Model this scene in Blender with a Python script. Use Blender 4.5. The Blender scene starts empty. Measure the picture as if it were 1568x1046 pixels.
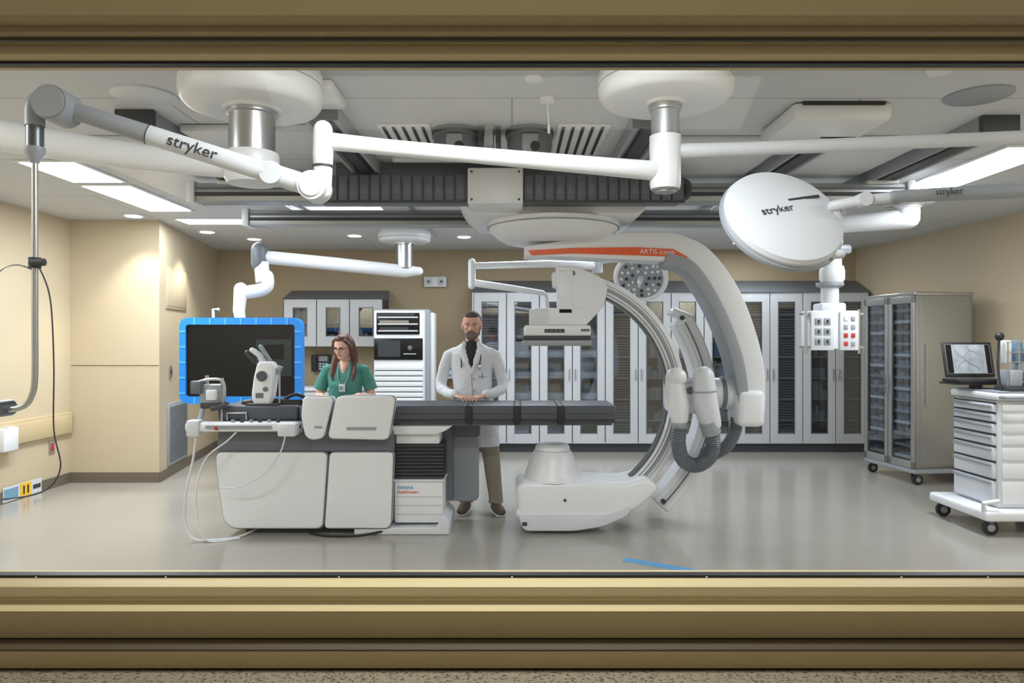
import bpy, bmesh, math, random
from mathutils import Vector, Matrix, Euler
from mathutils.bvhtree import BVHTree
random.seed(7)
S = bpy.context.scene
try:
    S.view_settings.view_transform = 'Standard'
    S.view_settings.look = 'None'
except Exception as e:
    print(e)

# ------------------------------------------------------------------ materials
def lin(c):
    c = c/255.0
    return c/12.92 if c <= 0.04045 else ((c+0.055)/1.055)**2.4

def mat(name, rgb, rough=0.5, metal=0.0, noise=0.04, nscale=6.0, bump=0.0, emit=0.0, coat=0.0, spec=0.5, bscale=60.0, bdist=0.01):
    m = bpy.data.materials.new(name); m.use_nodes = True
    nt = m.node_tree; b = nt.nodes['Principled BSDF']
    col = tuple(lin(v) for v in rgb)+(1,)
    tc = nt.nodes.new('ShaderNodeTexCoord')
    n = nt.nodes.new('ShaderNodeTexNoise'); n.inputs['Scale'].default_value = nscale; n.inputs['Detail'].default_value = 3
    nt.links.new(tc.outputs['Object'], n.inputs['Vector'])
    mx = nt.nodes.new('ShaderNodeMix'); mx.data_type = 'RGBA'
    mx.inputs[6].default_value = tuple(max(0, v*(1-noise)) for v in col[:3])+(1,)
    mx.inputs[7].default_value = tuple(min(1, v*(1+noise)) for v in col[:3])+(1,)
    nt.links.new(n.outputs['Fac'], mx.inputs[0])
    nt.links.new(mx.outputs[2], b.inputs['Base Color'])
    b.inputs['Roughness'].default_value = rough
    b.inputs['Metallic'].default_value = metal
    b.inputs['Specular IOR Level'].default_value = spec
    if coat: b.inputs['Coat Weight'].default_value = coat
    if emit:
        b.inputs['Emission Color'].default_value = col
        b.inputs['Emission Strength'].default_value = emit
    if bump:
        n2 = nt.nodes.new('ShaderNodeTexNoise'); n2.inputs['Scale'].default_value = bscale
        nt.links.new(tc.outputs['Object'], n2.inputs['Vector'])
        bp = nt.nodes.new('ShaderNodeBump'); bp.inputs['Strength'].default_value = bump; bp.inputs['Distance'].default_value = bdist
        nt.links.new(n2.outputs['Fac'], bp.inputs['Height']); nt.links.new(bp.outputs['Normal'], b.inputs['Normal'])
    return m

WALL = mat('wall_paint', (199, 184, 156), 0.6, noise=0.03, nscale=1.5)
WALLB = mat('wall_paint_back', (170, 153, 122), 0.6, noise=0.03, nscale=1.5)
FLOOR = mat('vinyl_floor', (158, 154, 146), 0.18, noise=0.07, nscale=0.8, spec=0.55)
FRAME = mat('frame_paint', (152, 132, 90), 0.6, noise=0.05, nscale=9, bump=0.05)
FRAMEL = mat('frame_paint_light', (186, 167, 122), 0.55, noise=0.03)
FRAMED = mat('frame_painted_shade', (70, 58, 36), 0.6)  # shade on the frame steps painted in as dark brown strips
WHITE = mat('white_enamel', (229, 232, 236), 0.32, noise=0.01)
WHITE2 = mat('offwhite_plastic', (212, 216, 222), 0.4, noise=0.02)
CABW = mat('cabinet_laminate', (194, 197, 201), 0.4, noise=0.02)
LGRAY = mat('light_gray_plastic', (150, 156, 163), 0.4, noise=0.02)
MGRAY = mat('mid_gray_plastic', (100, 106, 113), 0.45)
DGRAY = mat('dark_gray_plastic', (50, 53, 58), 0.5)
CHAIN = mat('cable_chain_gray', (92, 99, 107), 0.5)
BLACK = mat('black_rubber', (18, 18, 20), 0.5)
GBLACK = mat('gloss_black', (8, 8, 10), 0.3, spec=0.3)
STEEL = mat('brushed_steel', (190, 192, 194), 0.28, metal=0.9, nscale=2)
STEELD = mat('dark_steel', (104, 108, 112), 0.35, metal=0.8)
SSIDE = mat('stainless_panel', (172, 172, 170), 0.35, metal=0.7, nscale=2)
ALU = mat('aluminium', (160, 163, 166), 0.4, metal=0.6)
ORANGE = mat('orange_stripe', (228, 92, 36), 0.4)
BLUE = mat('blue_bumper', (20, 132, 222), 0.45)
BLUEL = mat('blue_bumper_strap', (70, 166, 236), 0.5)
TAPE = mat('blue_tape', (84, 150, 200), 0.6)
GREEN = mat('teal_scrubs', (76, 146, 134), 0.85, bump=0.6, bscale=14, nscale=12, noise=0.12, bdist=0.03)
COAT = mat('white_coat_cloth', (228, 231, 238), 0.85, bump=0.6, bscale=9, bdist=0.045)
KHAKI = mat('khaki_cloth', (150, 141, 124), 0.85, bump=0.6, bscale=11, noise=0.1, bdist=0.03)
SHOE = mat('brown_shoe', (84, 68, 60), 0.6)
SHIRT = mat('black_shirt', (30, 31, 36), 0.8)
SKIN = mat('skin_tan', (216, 164, 142), 0.55, nscale=30)
SKINW = mat('skin_light', (234, 188, 168), 0.55, nscale=30)
HAIRM = mat('hair_gray_brown', (76, 67, 62), 0.7, noise=0.3, nscale=90)
BEARD = mat('beard_gray', (122, 108, 100), 0.8, noise=0.35, nscale=120)
HAIRW = mat('hair_brown', (96, 60, 45), 0.5, noise=0.35, nscale=60)
LIP = mat('lips', (172, 98, 90), 0.5)
EYEW = mat('eye_white', (200, 196, 192), 0.3)
EYE = mat('eye_dark', (36, 28, 24), 0.3)
RED = mat('red_outlet', (186, 50, 44), 0.4)
YEL = mat('warning_yellow', (240, 190, 50), 0.5)
RAILT = mat('bump_rail', (202, 183, 146), 0.5)
BASEB = mat('baseboard_rubber', (108, 98, 84), 0.5)
MATTR = mat('mattress_vinyl', (72, 77, 87), 0.5, noise=0.06)
EMIT = mat('lamp_diffuser', (250, 252, 255), 0.5, emit=5)
SCREENX = mat('xray_screen', (140, 146, 150), 0.3, emit=0.3, noise=0.75, nscale=11)
SCRG = mat('screen_teal', (18, 34, 38), 0.3, emit=0.12, noise=0.5, nscale=40)
PBLUE = mat('paper_blue', (120, 160, 190), 0.6)
CONTS = [mat('bin_white', (214, 215, 216), 0.6), mat('bin_gray', (140, 147, 153), 0.6), mat('box_blue', (100, 126, 148), 0.6),
         mat('box_dark', (46, 50, 55), 0.6), mat('box_tan', (150, 144, 130), 0.6)]

def ceiling_mat():
    m = mat('ceiling_paint', (210, 212, 214), 0.6, noise=0.015, nscale=1)
    nt = m.node_tree; b = nt.nodes['Principled BSDF']
    tc = nt.nodes.new('ShaderNodeTexCoord')
    br = nt.nodes.new('ShaderNodeTexBrick'); br.offset = 0.5
    br.inputs['Color1'].default_value = (0.62, 0.64, 0.66, 1); br.inputs['Color2'].default_value = (0.58, 0.60, 0.62, 1)
    br.inputs['Mortar'].default_value = (0.30, 0.31, 0.32, 1); br.inputs['Scale'].default_value = 1
    br.inputs['Mortar Size'].default_value = 0.005; br.inputs['Brick Width'].default_value = 1.9; br.inputs['Row Height'].default_value = 1.3
    nt.links.new(tc.outputs['Object'], br.inputs['Vector']); nt.links.new(br.outputs['Color'], b.inputs['Base Color'])
    return m
CEIL = ceiling_mat()

def granite():
    m = mat('granite_counter', (130, 115, 90), 0.35)
    nt = m.node_tree; b = nt.nodes['Principled BSDF']
    tc = nt.nodes.new('ShaderNodeTexCoord'); v = nt.nodes.new('ShaderNodeTexVoronoi'); v.inputs['Scale'].default_value = 230
    r = nt.nodes.new('ShaderNodeValToRGB'); e = r.color_ramp.elements
    e[0].color = (0.05, 0.04, 0.028, 1); e[1].color = (0.27, 0.225, 0.15, 1); e[0].position = 0.0; e[1].position = 0.35
    sp = nt.nodes.new('ShaderNodeSeparateColor')
    nt.links.new(tc.outputs['Object'], v.inputs['Vector']); nt.links.new(v.outputs['Color'], sp.inputs['Color'])
    nt.links.new(sp.outputs['Red'], r.inputs['Fac']); nt.links.new(r.outputs['Color'], b.inputs['Base Color'])
    return m
GRAN = granite()

def glass_mat(name, tint, refl):
    m = bpy.data.materials.new(name); m.use_nodes = True; nt = m.node_tree; nt.nodes.clear()
    o = nt.nodes.new('ShaderNodeOutputMaterial'); t = nt.nodes.new('ShaderNodeBsdfTransparent'); g = nt.nodes.new('ShaderNodeBsdfGlossy')
    t.inputs['Color'].default_value = tint; g.inputs['Roughness'].default_value = 0.03
    mx = nt.nodes.new('ShaderNodeMixShader'); mx.inputs[0].default_value = refl
    nt.links.new(t.outputs[0], mx.inputs[1]); nt.links.new(g.outputs[0], mx.inputs[2]); nt.links.new(mx.outputs[0], o.inputs['Surface'])
    return m
GLASS = glass_mat('window_glass', (0.99, 0.99, 0.99, 1), 0.012)
CGLASS = glass_mat('cabinet_glass', (0.74, 0.78, 0.81, 1), 0.12)

# ------------------------------------------------------------------ geometry
def cr(pts, n=6):
    pts = [Vector(p) for p in pts]; out = []
    for i in range(len(pts)-1):
        p0 = pts[max(i-1, 0)]; p1 = pts[i]; p2 = pts[i+1]; p3 = pts[min(i+2, len(pts)-1)]
        for j in range(n):
            t = j/n
            out.append(0.5*((2*p1)+(p2-p0)*t+(2*p0-5*p1+4*p2-p3)*t*t+(3*p1-p0-3*p2+p3)*t**3))
    out.append(pts[-1]); return out

def g_box(c, s, bev=0.0, seg=2, rot=None):
    bm = bmesh.new(); bmesh.ops.create_cube(bm, size=1)
    bmesh.ops.scale(bm, vec=s, verts=bm.verts)
    if bev > 0:
        bev = min(bev, min(s)*0.49)
        bmesh.ops.bevel(bm, geom=bm.edges[:], offset=bev, segments=seg, affect='EDGES', profile=0.5, clamp_overlap=True)
    M = Matrix.Translation(c)
    if rot is not None: M = M @ Euler(rot).to_matrix().to_4x4()
    bmesh.ops.transform(bm, matrix=M, verts=bm.verts); return bm

def from_rings(rings, cap=True, closed=False):
    bm = bmesh.new(); R = [[bm.verts.new(p) for p in r] for r in rings]; n = len(R[0])
    for i in range(len(R)-1 if not closed else len(R)):
        a = R[i]; b = R[(i+1) % len(R)]
        for j in range(n):
            try: bm.faces.new((a[j], a[(j+1) % n], b[(j+1) % n], b[j]))
            except Exception: pass
    if cap and not closed:
        bm.faces.new(R[0][::-1]); bm.faces.new(R[-1])
    bmesh.ops.recalc_face_normals(bm, faces=bm.faces); return bm

def g_tube(pts, r, seg=16, ref=None, rnd=False):
    P = [Vector(p) for p in pts]; n = len(P)
    if not isinstance(r, (list, tuple)): r = [r]*n
    R = [(x, x) if not isinstance(x, (list, tuple)) else x for x in r]
    T = []
    for i in range(n):
        t = (P[min(i+1, n-1)]-P[max(i-1, 0)]); T.append(t.normalized() if t.length > 1e-9 else Vector((0, 0, 1)))
    if rnd:
        a0, b0 = R[0]; a1, b1 = R[-1]; newP = []; newR = []; newT = []
        for q in (75, 50, 25):
            c = math.cos(math.radians(q)); s = math.sin(math.radians(q))
            newP.append(P[0]-T[0]*min(a0, b0)*s); newR.append((a0*c, b0*c)); newT.append(T[0])
        newP += P; newR += R; newT += T
        for q in (25, 50, 75):
            c = math.cos(math.radians(q)); s = math.sin(math.radians(q))
            newP.append(P[-1]+T[-1]*min(a1, b1)*s); newR.append((a1*c, b1*c)); newT.append(T[-1])
        P, R, T = newP, newR, newT; n = len(P)
    rv = Vector(ref) if ref else (Vector((0, 0, 1)) if abs(T[0].z) < 0.9 else Vector((0, 1, 0)))
    rings = []; u = None
    for i in range(n):
        if u is None or ref: u = rv-T[i]*rv.dot(T[i])
        else: u = u-T[i]*u.dot(T[i])
        u.normalize(); v = T[i].cross(u)
        rings.append([P[i]+u*(R[i][0]*math.cos(2*math.pi*j/seg))+v*(R[i][1]*math.sin(2*math.pi*j/seg)) for j in range(seg)])
    return from_rings(rings)

def g_rings(lst, seg=28):
    return from_rings([[Vector((cx+rx*math.cos(2*math.pi*j/seg), cy+ry*math.sin(2*math.pi*j/seg), z)) for j in range(seg)] for cx, cy, z, rx, ry in lst])

def g_ell(c, r, rot=None, seg=24):
    bm = bmesh.new(); bmesh.ops.create_uvsphere(bm, u_segments=seg, v_segments=seg*2//3, radius=1)
    bmesh.ops.scale(bm, vec=r, verts=bm.verts)
    M = Matrix.Translation(c)
    if rot is not None: M = M @ Euler(rot).to_matrix().to_4x4()
    bmesh.ops.transform(bm, matrix=M, verts=bm.verts); return bm

def g_lathe(prof, c, M=None, seg=48):
    rings = [[Vector((max(r, 1e-4)*math.cos(2*math.pi*j/seg), max(r, 1e-4)*math.sin(2*math.pi*j/seg), z)) for j in range(seg)] for r, z in prof]
    bm = from_rings(rings)
    MM = Matrix.Translation(c) @ (M if M is not None else Matrix())
    bmesh.ops.transform(bm, matrix=MM, verts=bm.verts); return bm

def g_prism(poly, y0, y1, bev=0.0, seg=3):
    bm = bmesh.new(); f = [bm.verts.new((x, y0, z)) for x, z in poly]; b = [bm.verts.new((x, y1, z)) for x, z in poly]; n = len(poly)
    bm.faces.new(f); bm.faces.new(b[::-1])
    for i in range(n): bm.faces.new((f[i], b[i], b[(i+1) % n], f[(i+1) % n]))
    bmesh.ops.recalc_face_normals(bm, faces=bm.faces)
    if bev > 0:
        ed = [e for e in bm.edges if abs(e.verts[0].co.y-e.verts[1].co.y) < 1e-6]
        bmesh.ops.bevel(bm, geom=ed, offset=bev, segments=seg, affect='EDGES', profile=0.5, clamp_overlap=True)
    return bm

def rounded(poly, r=0.03, n=5):
    out = []; m = len(poly)
    for i in range(m):
        p = Vector(poly[i]); a = Vector(poly[i-1])-p; b = Vector(poly[(i+1) % m])-p
        ra = min(r, a.length*0.45, b.length*0.45)
        s = p+a.normalized()*ra; e = p+b.normalized()*ra
        for j in range(n+1):
            t = j/n; q = s*(1-t)**2+p*2*t*(1-t)+e*t*t; out.append((q.x, q.y))
    return out

def rrect(x0, x1, z0, z1, r): return rounded([(x0, z0), (x1, z0), (x1, z1), (x0, z1)], r)

def g_band(outer, inner, y0, y1, bev=0.0):
    bm = bmesh.new(); V = []
    for (ox, oz), (ix, iz) in zip(outer, inner):
        V.append([bm.verts.new((ox, y0, oz)), bm.verts.new((ox, y1, oz)), bm.verts.new((ix, y1, iz)), bm.verts.new((ix, y0, iz))])
    for i in range(len(V)-1):
        for j in range(4):
            bm.faces.new((V[i][j], V[i][(j+1) % 4], V[i+1][(j+1) % 4], V[i+1][j]))
    bm.faces.new(V[0][::-1]); bm.faces.new(V[-1])
    bmesh.ops.recalc_face_normals(bm, faces=bm.faces)
    if bev > 0:
        ed = [e for e in bm.edges if e.is_manifold and e.calc_face_angle() > 0.7]
        bmesh.ops.bevel(bm, geom=ed, offset=bev, segments=3, affect='EDGES', profile=0.5, clamp_overlap=True)
    return bm

def path_band(center, w, y0, y1, bev=0.0):
    c = [Vector(p) for p in center]; o = []; i_ = []
    for k in range(len(c)):
        t = (c[min(k+1, len(c)-1)]-c[max(k-1, 0)]).normalized(); nn = Vector((t.y, -t.x))
        ww = w[k] if isinstance(w, list) else w
        o.append(tuple(c[k]+nn*ww/2)); i_.append(tuple(c[k]-nn*ww/2))
    return g_band(o, i_, y0, y1, bev)

class B:
    def __init__(s, name): s.name = name; s.bm = bmesh.new(); s.mats = []
    def add(s, bm, m, M=None):
        if M is not None: bmesh.ops.transform(bm, matrix=M, verts=bm.verts)
        if m not in s.mats: s.mats.append(m)
        k = s.mats.index(m); d = {}
        for v in bm.verts: d[v] = s.bm.verts.new(v.co)
        for f in bm.faces:
            try:
                nf = s.bm.faces.new([d[v] for v in f.verts]); nf.material_index = k; nf.smooth = True
            except Exception: pass
        bm.free(); return s
    def box(s, x0, x1, y0, y1, z0, z1, m, bev=0.0, seg=2):
        return s.add(g_box(((x0+x1)/2, (y0+y1)/2, (z0+z1)/2), (abs(x1-x0), abs(y1-y0), abs(z1-z0)), bev, seg), m)
    def cyl(s, a, b, r, m, r2=None, seg=28): return s.add(g_tube([a, b], [r, r if r2 is None else r2], seg), m)
    def tube(s, pts, r, m, seg=16, sm=0, rnd=False, ref=None):
        if sm:
            if isinstance(r, list):
                rr = [x[0] for x in cr([(q, 0, 0) for q in r], sm)]
            else: rr = r
            pts = cr(pts, sm); r = rr
        return s.add(g_tube(pts, r, seg, ref, rnd), m)
    def lathe(s, prof, c, m, M=None, seg=48): return s.add(g_lathe(prof, c, M, seg), m)
    def prism(s, poly, y0, y1, m, bev=0.0): return s.add(g_prism(poly, y0, y1, bev), m)
    def ell(s, c, r, m, rot=None): return s.add(g_ell(c, r, rot), m)
    def text(s, t, size, M, m):
        cu = bpy.data.curves.new('t', 'FONT'); cu.body = t; cu.size = size; cu.extrude = 0.0008; cu.align_x = 'CENTER'; cu.align_y = 'CENTER'
        o = bpy.data.objects.new('t', cu); S.collection.objects.link(o)
        dg = bpy.context.evaluated_depsgraph_get(); me = bpy.data.meshes.new_from_object(o.evaluated_get(dg))
        bm = bmesh.new(); bm.from_mesh(me); bpy.data.objects.remove(o); s.add(bm, m, M); return s
    def done(s, M=None, ang=35):
        me = bpy.data.meshes.new(s.name)
        if M is not None: bmesh.ops.transform(s.bm, matrix=M, verts=s.bm.verts)
        xs = [v.co.x for v in s.bm.verts]; ys = [v.co.y for v in s.bm.verts]; zs = [v.co.z for v in s.bm.verts]
        c = Vector(((min(xs)+max(xs))/2, (min(ys)+max(ys))/2, min(zs)))
        if s.name not in ('ceiling', 'floor'):
            bmesh.ops.translate(s.bm, vec=-c, verts=s.bm.verts)
        s.bm.to_mesh(me); s.bm.free()
        for m in s.mats: me.materials.append(m)
        try: me.set_sharp_from_angle(angle=math.radians(ang))
        except Exception as e: print(e)
        o = bpy.data.objects.new(s.name, me); S.collection.objects.link(o)
        if s.name not in ('ceiling', 'floor'): o.location = c
        return o

RX = Matrix.Rotation(math.radians(90), 4, 'X')
def face_cam(x, y, z, roll=0): return Matrix.Translation((x, y, z)) @ RX @ Matrix.Rotation(math.radians(roll), 4, 'Z')
def align_z(n):
    return Vector(n).normalized().to_track_quat('Z', 'Y').to_matrix().to_4x4()

# ------------------------------------------------------------------ room shell
H = 2.85
b = B('floor'); b.box(-6.5, 6.5, -1.2, 10.5, -0.1, 0, FLOOR); b.done()
b = B('ceiling'); b.box(-6.5, 6.5, 1.75, 10.5, H, H+0.1, CEIL); b.done()
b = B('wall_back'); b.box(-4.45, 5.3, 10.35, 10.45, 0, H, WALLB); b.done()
b = B('wall_left'); b.box(-4.92, -4.8, 1.8, 7.9, 0, H, WALL); b.done()
def wall_seg(name, a, c, th, m, z0=0, z1=H):
    a = Vector(a); c = Vector(c); d = (c-a); L = d.length; an = math.atan2(d.y, d.x)
    bb = B(name); bb.box(0, L, 0, th, z0, z1, m)
    return bb.done(Matrix.Translation((a.x, a.y, 0)) @ Matrix.Rotation(an, 4, 'Z'))
wall_seg('wall_right', (5.66, 1.75), (4.95, 10.36), -0.1, WALL)
b = B('wall_closet'); poly = [(-4.92, 7.8), (-3.83, 7.8), (-4.25, 10.36), (-4.92, 10.36)]
bm = bmesh.new(); lo = [bm.verts.new((x, y, 0)) for x, y in poly]; hi = [bm.verts.new((x, y, H)) for x, y in poly]
bm.faces.new(lo); bm.faces.new(hi)
for i in range(4): bm.faces.new((lo[i], lo[(i+1) % 4], hi[(i+1) % 4], hi[i]))
bmesh.ops.recalc_face_normals(bm, faces=bm.faces); b.add(bm, WALL)
b.box(-4.78, -3.84, 7.795, 7.8, 1.268, 1.274, BASEB)
b.done()
b = B('wall_front')
b.box(-5.3, -1.73, 1.72, 1.85, 0, H, WALL); b.box(1.73, 5.9, 1.72, 1.85, 0, H, WALL)
b.box(-1.73, 1.73, 1.73, 1.85, 0, 0.93, WALL); b.box(-1.73, 1.73, 1.73, 1.85, 2.23, H, WALL)
b.done()
b = B('window_1')
b.box(-1.7, 1.7, 1.60, 1.72, 0.93, 0.984, FRAMEL, 0.004); b.box(-1.7, 1.7, 1.595, 1.61, 0.955, 0.961, FRAME)
b.box(-1.7, 1.7, 1.66, 1.685, 0.984, 0.990, BLACK)
b.box(-1.7, 1.7, 1.55, 1.72, 0.888, 0.946, FRAME, 0.006)
b.box(-1.7, 1.7, 1.552, 1.60, 0.9455, 0.9475, FRAMEL)
b.box(-1.7, 1.7, 1.502, 1.72, 0.875, 0.886, FRAMED); b.box(-1.7, 1.7, 1.50, 1.72, 0.846, 0.883, FRAME, 0.004)
b.box(-1.7, 1.7, 1.62, 1.72, 2.178, 2.23, FRAMEL, 0.003); b.box(-1.7, 1.7, 1.66, 1.685, 2.172, 2.178, BLACK)
b.box(-1.7, 1.7, 1.55, 1.63, 2.197, 2.26, FRAME, 0.003); b.box(-1.7, 1.7, 1.575, 1.585, 2.190, 2.197, FRAMED)
b.box(-1.7, 1.7, 1.50, 1.60, 2.210, 2.45, FRAME, 0.004)
for sx in (-1, 1):
    b.box(sx*1.62, sx*1.72, 1.55, 1.72, 0.88, 2.26, FRAME, 0.004)
b.box(-1.63, 1.63, 1.672, 1.676, 0.985, 2.177, GLASS)
for x in (-1.1, -0.8, -0.4, 0.0, 0.45, 0.9, 1.1):
    b.ell((x, 1.66, 0.9855), (0.003, 0.003, 0.002), STEEL)
b.done()
b = B('countertop'); b.box(-1.9, 1.9, 1.0, 1.50, 0.80, 0.845, GRAN, 0.004); b.box(-1.85, 1.85, 1.05, 1.49, 0.0, 0.80, WALL); b.done()
b = B('baseboard_left'); b.box(-4.8, -4.785, 1.86, 7.8, 0, 0.11, BASEB); b.box(-4.8, -3.83, 7.785, 7.8, 0, 0.11, BASEB); b.done()
def baseb(name, a, c, th):
    a = Vector(a); c = Vector(c); d = c-a; bb = B(name); bb.box(0, d.length, 0, th, 0, 0.11, BASEB)
    bb.done(Matrix.Translation((a.x, a.y, 0)) @ Matrix.Rotation(math.atan2(d.y, d.x), 4, 'Z'))
baseb('baseboard_closet', (-3.83, 7.8), (-4.25, 10.35), -0.015)
baseb('baseboard_right', (5.65, 1.86), (4.955, 10.33), 0.015)
b = B('baseboard_back'); b.box(-4.2, 4.9, 10.335, 10.35, 0, 0.11, BASEB); b.done()
b = B('trim_1'); b.box(-4.8, -4.755, 3.0, 7.78, 0.54, 0.74, RAILT, 0.015); b.box(-4.8, -4.765, 3.0, 7.79, 0.71, 0.77, RAILT, 0.01); b.done()

ang = math.atan2(2.55, -0.42)
MC = Matrix.Translation((-3.83, 7.8, 0)) @ Matrix.Rotation(ang, 4, 'Z')
b = B('return_air_grille')
b.box(0.27, 1.02, -0.02, 0.0, 0.13, 0.83, LGRAY, 0.004)
for i in range(22): b.box(0.31, 0.98, -0.028, -0.018, 0.165+i*0.029, 0.178+i*0.029, MGRAY)
b.done(MC)
b = B('access_panel'); b.box(0.22, 1.0, -0.012, 0, 1.9, 2.37, RAILT, 0.004); b.box(0.25, 0.97, -0.015, -0.01, 1.93, 2.34, WALL, 0.003); b.done(MC)
b = B('light_switch'); b.box(0.33, 0.43, -0.012, 0, 1.12, 1.26, SSIDE, 0.004); b.box(0.36, 0.40, -0.02, 0, 1.16, 1.22, DGRAY, 0.003); b.done(MC)
b = B('wall_outlet'); b.box(-4.8, -4.79, 7.44, 7.53, 0.36, 0.50, SSIDE, 0.003); b.box(-4.8, -4.785, 7.46, 7.51, 0.39, 0.47, RED, 0.002); b.done()
b = B('junction_box'); b.box(-4.8, -4.70, 6.65, 6.85, 0.50, 0.72, WHITE, 0.012); b.cyl((-4.72, 6.7, 0.72), (-4.72, 6.7, 0.74), 0.02, WHITE2); b.done()
b = B('warning_label'); b.box(-4.785, -4.78, 6.75, 7.3, 0.01, 0.15, WHITE2); b.box(-4.78, -4.776, 6.98, 7.14, 0.015, 0.145, YEL); b.box(-4.78, -4.776, 6.76, 6.95, 0.03, 0.13, PBLUE)
b.box(-4.777, -4.774, 7.02, 7.04, 0.04, 0.12, BLACK); b.box(-4.777, -4.774, 7.08, 7.10, 0.04, 0.12, BLACK); b.box(-4.78, -4.776, 7.17, 7.28, 0.06, 0.10, DGRAY); b.done()

# ------------------------------------------------------------------ lighting
def troffer(x0, x1, y0, y1, e):
    b = B('ceiling_light_panel'); b.box(x0-0.03, x1+0.03, y0-0.03, y1+0.03, H-0.012, H, WHITE, 0.003)
    b.box(x0, x1, y0, y1, H-0.016, H-0.01, EMIT); b.done()
    L = bpy.data.lights.new('ceiling_panel_lamp', 'AREA'); L.shape = 'RECTANGLE'; L.size = x1-x0; L.size_y = y1-y0; L.energy = e; L.color = (0.87, 0.94, 1.0)
    o = bpy.data.objects.new('ceiling_panel_lamp', L); o.location = ((x0+x1)/2, (y0+y1)/2, H-0.03); S.collection.objects.link(o)
troffer(-3.6, -3.2, 5.25, 5.9, 44)
troffer(-3.62, -3.22, 6.05, 7.2, 42)
troffer(-3.6, -2.8, 7.7, 8.0, 20)
troffer(3.35, 3.75, 4.85, 6.15, 60)
troffer(2.95, 3.5, 9.2, 9.6, 16)
troffer(-4.3, -3.1, 2.1, 2.5, 62)  # unseen panel, added as front fill from the left corner
troffer(3.6, 4.8, 2.1, 2.5, 62)  # unseen panel, added as front fill from the right corner
troffer(-0.6, 0.6, 2.0, 2.4, 48)  # unseen panel over the window, added as front fill
troffer(-0.4, 0.8, 8.0, 8.35, 44)
troffer(1.5, 2.5, 7.6, 7.9, 36)
troffer(-2.0, -1.0, 7.0, 7.3, 28)
def downlight(x, y, e):
    b = B('recessed_downlight'); b.lathe([(0.11, 0), (0.11, -0.012), (0.085, -0.014)], (x, y, H), WHITE); b.lathe([(0.08, -0.012), (0.08, -0.018)], (x, y, H), EMIT); b.done()
    L = bpy.data.lights.new('downlight_lamp', 'SPOT'); L.energy = e; L.spot_size = math.radians(95); L.spot_blend = 0.6; L.shadow_soft_size = 0.07; L.color = (1, 0.95, 0.86)
    o = bpy.data.objects.new('downlight_lamp', L); o.location = (x, y, H-0.03); S.collection.objects.link(o)
downlight(-3.95, 7.5, 70); downlight(-3.65, 8.6, 90); downlight(-3.3, 9.2, 25); downlight(-1.95, 8.9, 30); downlight(-0.6, 9.0, 20)
L = bpy.data.lights.new('control_room_lamp', 'AREA'); L.shape = 'RECTANGLE'; L.size = 2.4; L.size_y = 0.5; L.energy = 12; L.color = (1, 0.95, 0.86)
o = bpy.data.objects.new('control_room_lamp', L); o.location = (0, -0.2, 2.75); o.rotation_euler = (math.radians(25), 0, 0); S.collection.objects.link(o)
w = bpy.data.worlds.new('world'); S.world = w; w.use_nodes = True
w.node_tree.nodes['Background'].inputs[0].default_value = (1, 0.98, 0.95, 1); w.node_tree.nodes['Background'].inputs[1].default_value = 0.38

# ------------------------------------------------------------------ ceiling items
def rail(x, y0, y1):
    b = B('ceiling_rail'); b.box(x-0.07, x+0.07, y0, y1, H-0.05, H, ALU, 0.004); b.box(x-0.035, x+0.035, y0, y1, H-0.085, H-0.045, DGRAY)
    b.box(x-0.10, x-0.075, y0+0.02, y1, H-0.09, H, LGRAY, 0.004); b.box(x+0.075, x+0.10, y0+0.02, y1, H-0.09, H, LGRAY, 0.004)
    b.box(x-0.11, x+0.11, y0-0.02, y0+0.02, H-0.10, H, DGRAY, 0.005); b.done()
for x, y0 in ((-2.15, 4.1), (-1.07, 3.95), (0.8, 4.1), (1.95, 4.3), (2.85, 4.2)): rail(x, y0, 7.4)
b = B('gantry_bridge')
for y in (5.62, 6.75):
    b.box(-2.45, 3.05, y-0.09, y+0.09, 2.61, 2.75, ALU, 0.006); b.box(-2.45, 3.05, y-0.095, y-0.088, 2.65, 2.68, DGRAY); b.box(-2.45, 3.05, y-0.095, y-0.088, 2.70, 2.72, MGRAY)
    b.box(-2.50, -2.44, y-0.11, y+0.11, 2.60, 2.77, WHITE, 0.01); b.box(3.04, 3.10, y-0.11, y+0.11, 2.60, 2.77, WHITE, 0.01)
for x in (-2.15, 1.95, 2.85, -1.07): b.box(x-0.12, x+0.12, 5.5, 6.9, 2.74, 2.77, WHITE2, 0.01)
b.done()
b = B('cable_chain')
def chain(x0, x1):
    b.box(x0, x1, 5.22, 5.46, 2.555, 2.72, CHAIN, 0.01); n = int((x1-x0)/0.075)
    for i in range(n):
        x = x0+0.01+i*(x1-x0-0.02)/n; b.box(x, x+0.064, 5.20, 5.22, 2.545, 2.735, CHAIN, 0.006); b.box(x+0.012, x+0.052, 5.197, 5.202, 2.60, 2.68, MGRAY, 0.002)
    b.box(x0, x1, 5.19, 5.23, 2.535, 2.55, DGRAY)
chain(-1.42, -0.32); chain(0.08, 1.25)
b.tube([(-1.42, 5.34, 2.62), (-1.50, 5.34, 2.62), (-1.52, 5.34, 2.66), (-1.5, 5.34, 2.71), (-1.42, 5.34, 2.72)], 0.03, DGRAY, sm=4)
b.tube([(1.25, 5.34, 2.60), (1.30, 5.34, 2.62), (1.30, 5.34, 2.70), (1.25, 5.34, 2.72)], 0.03, DGRAY, sm=4)
b.box(-0.32, 0.08, 5.16, 5.5, 2.52, 2.78, WHITE, 0.012); b.box(-1.3, 1.2, 5.3, 5.4, 2.72, 2.85, STEELD)
for x in (-0.29, 0.05):
    for z in (2.55, 2.75): b.cyl((x, 5.165, z), (x, 5.155, z), 0.008, DGRAY)
b.done()
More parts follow.
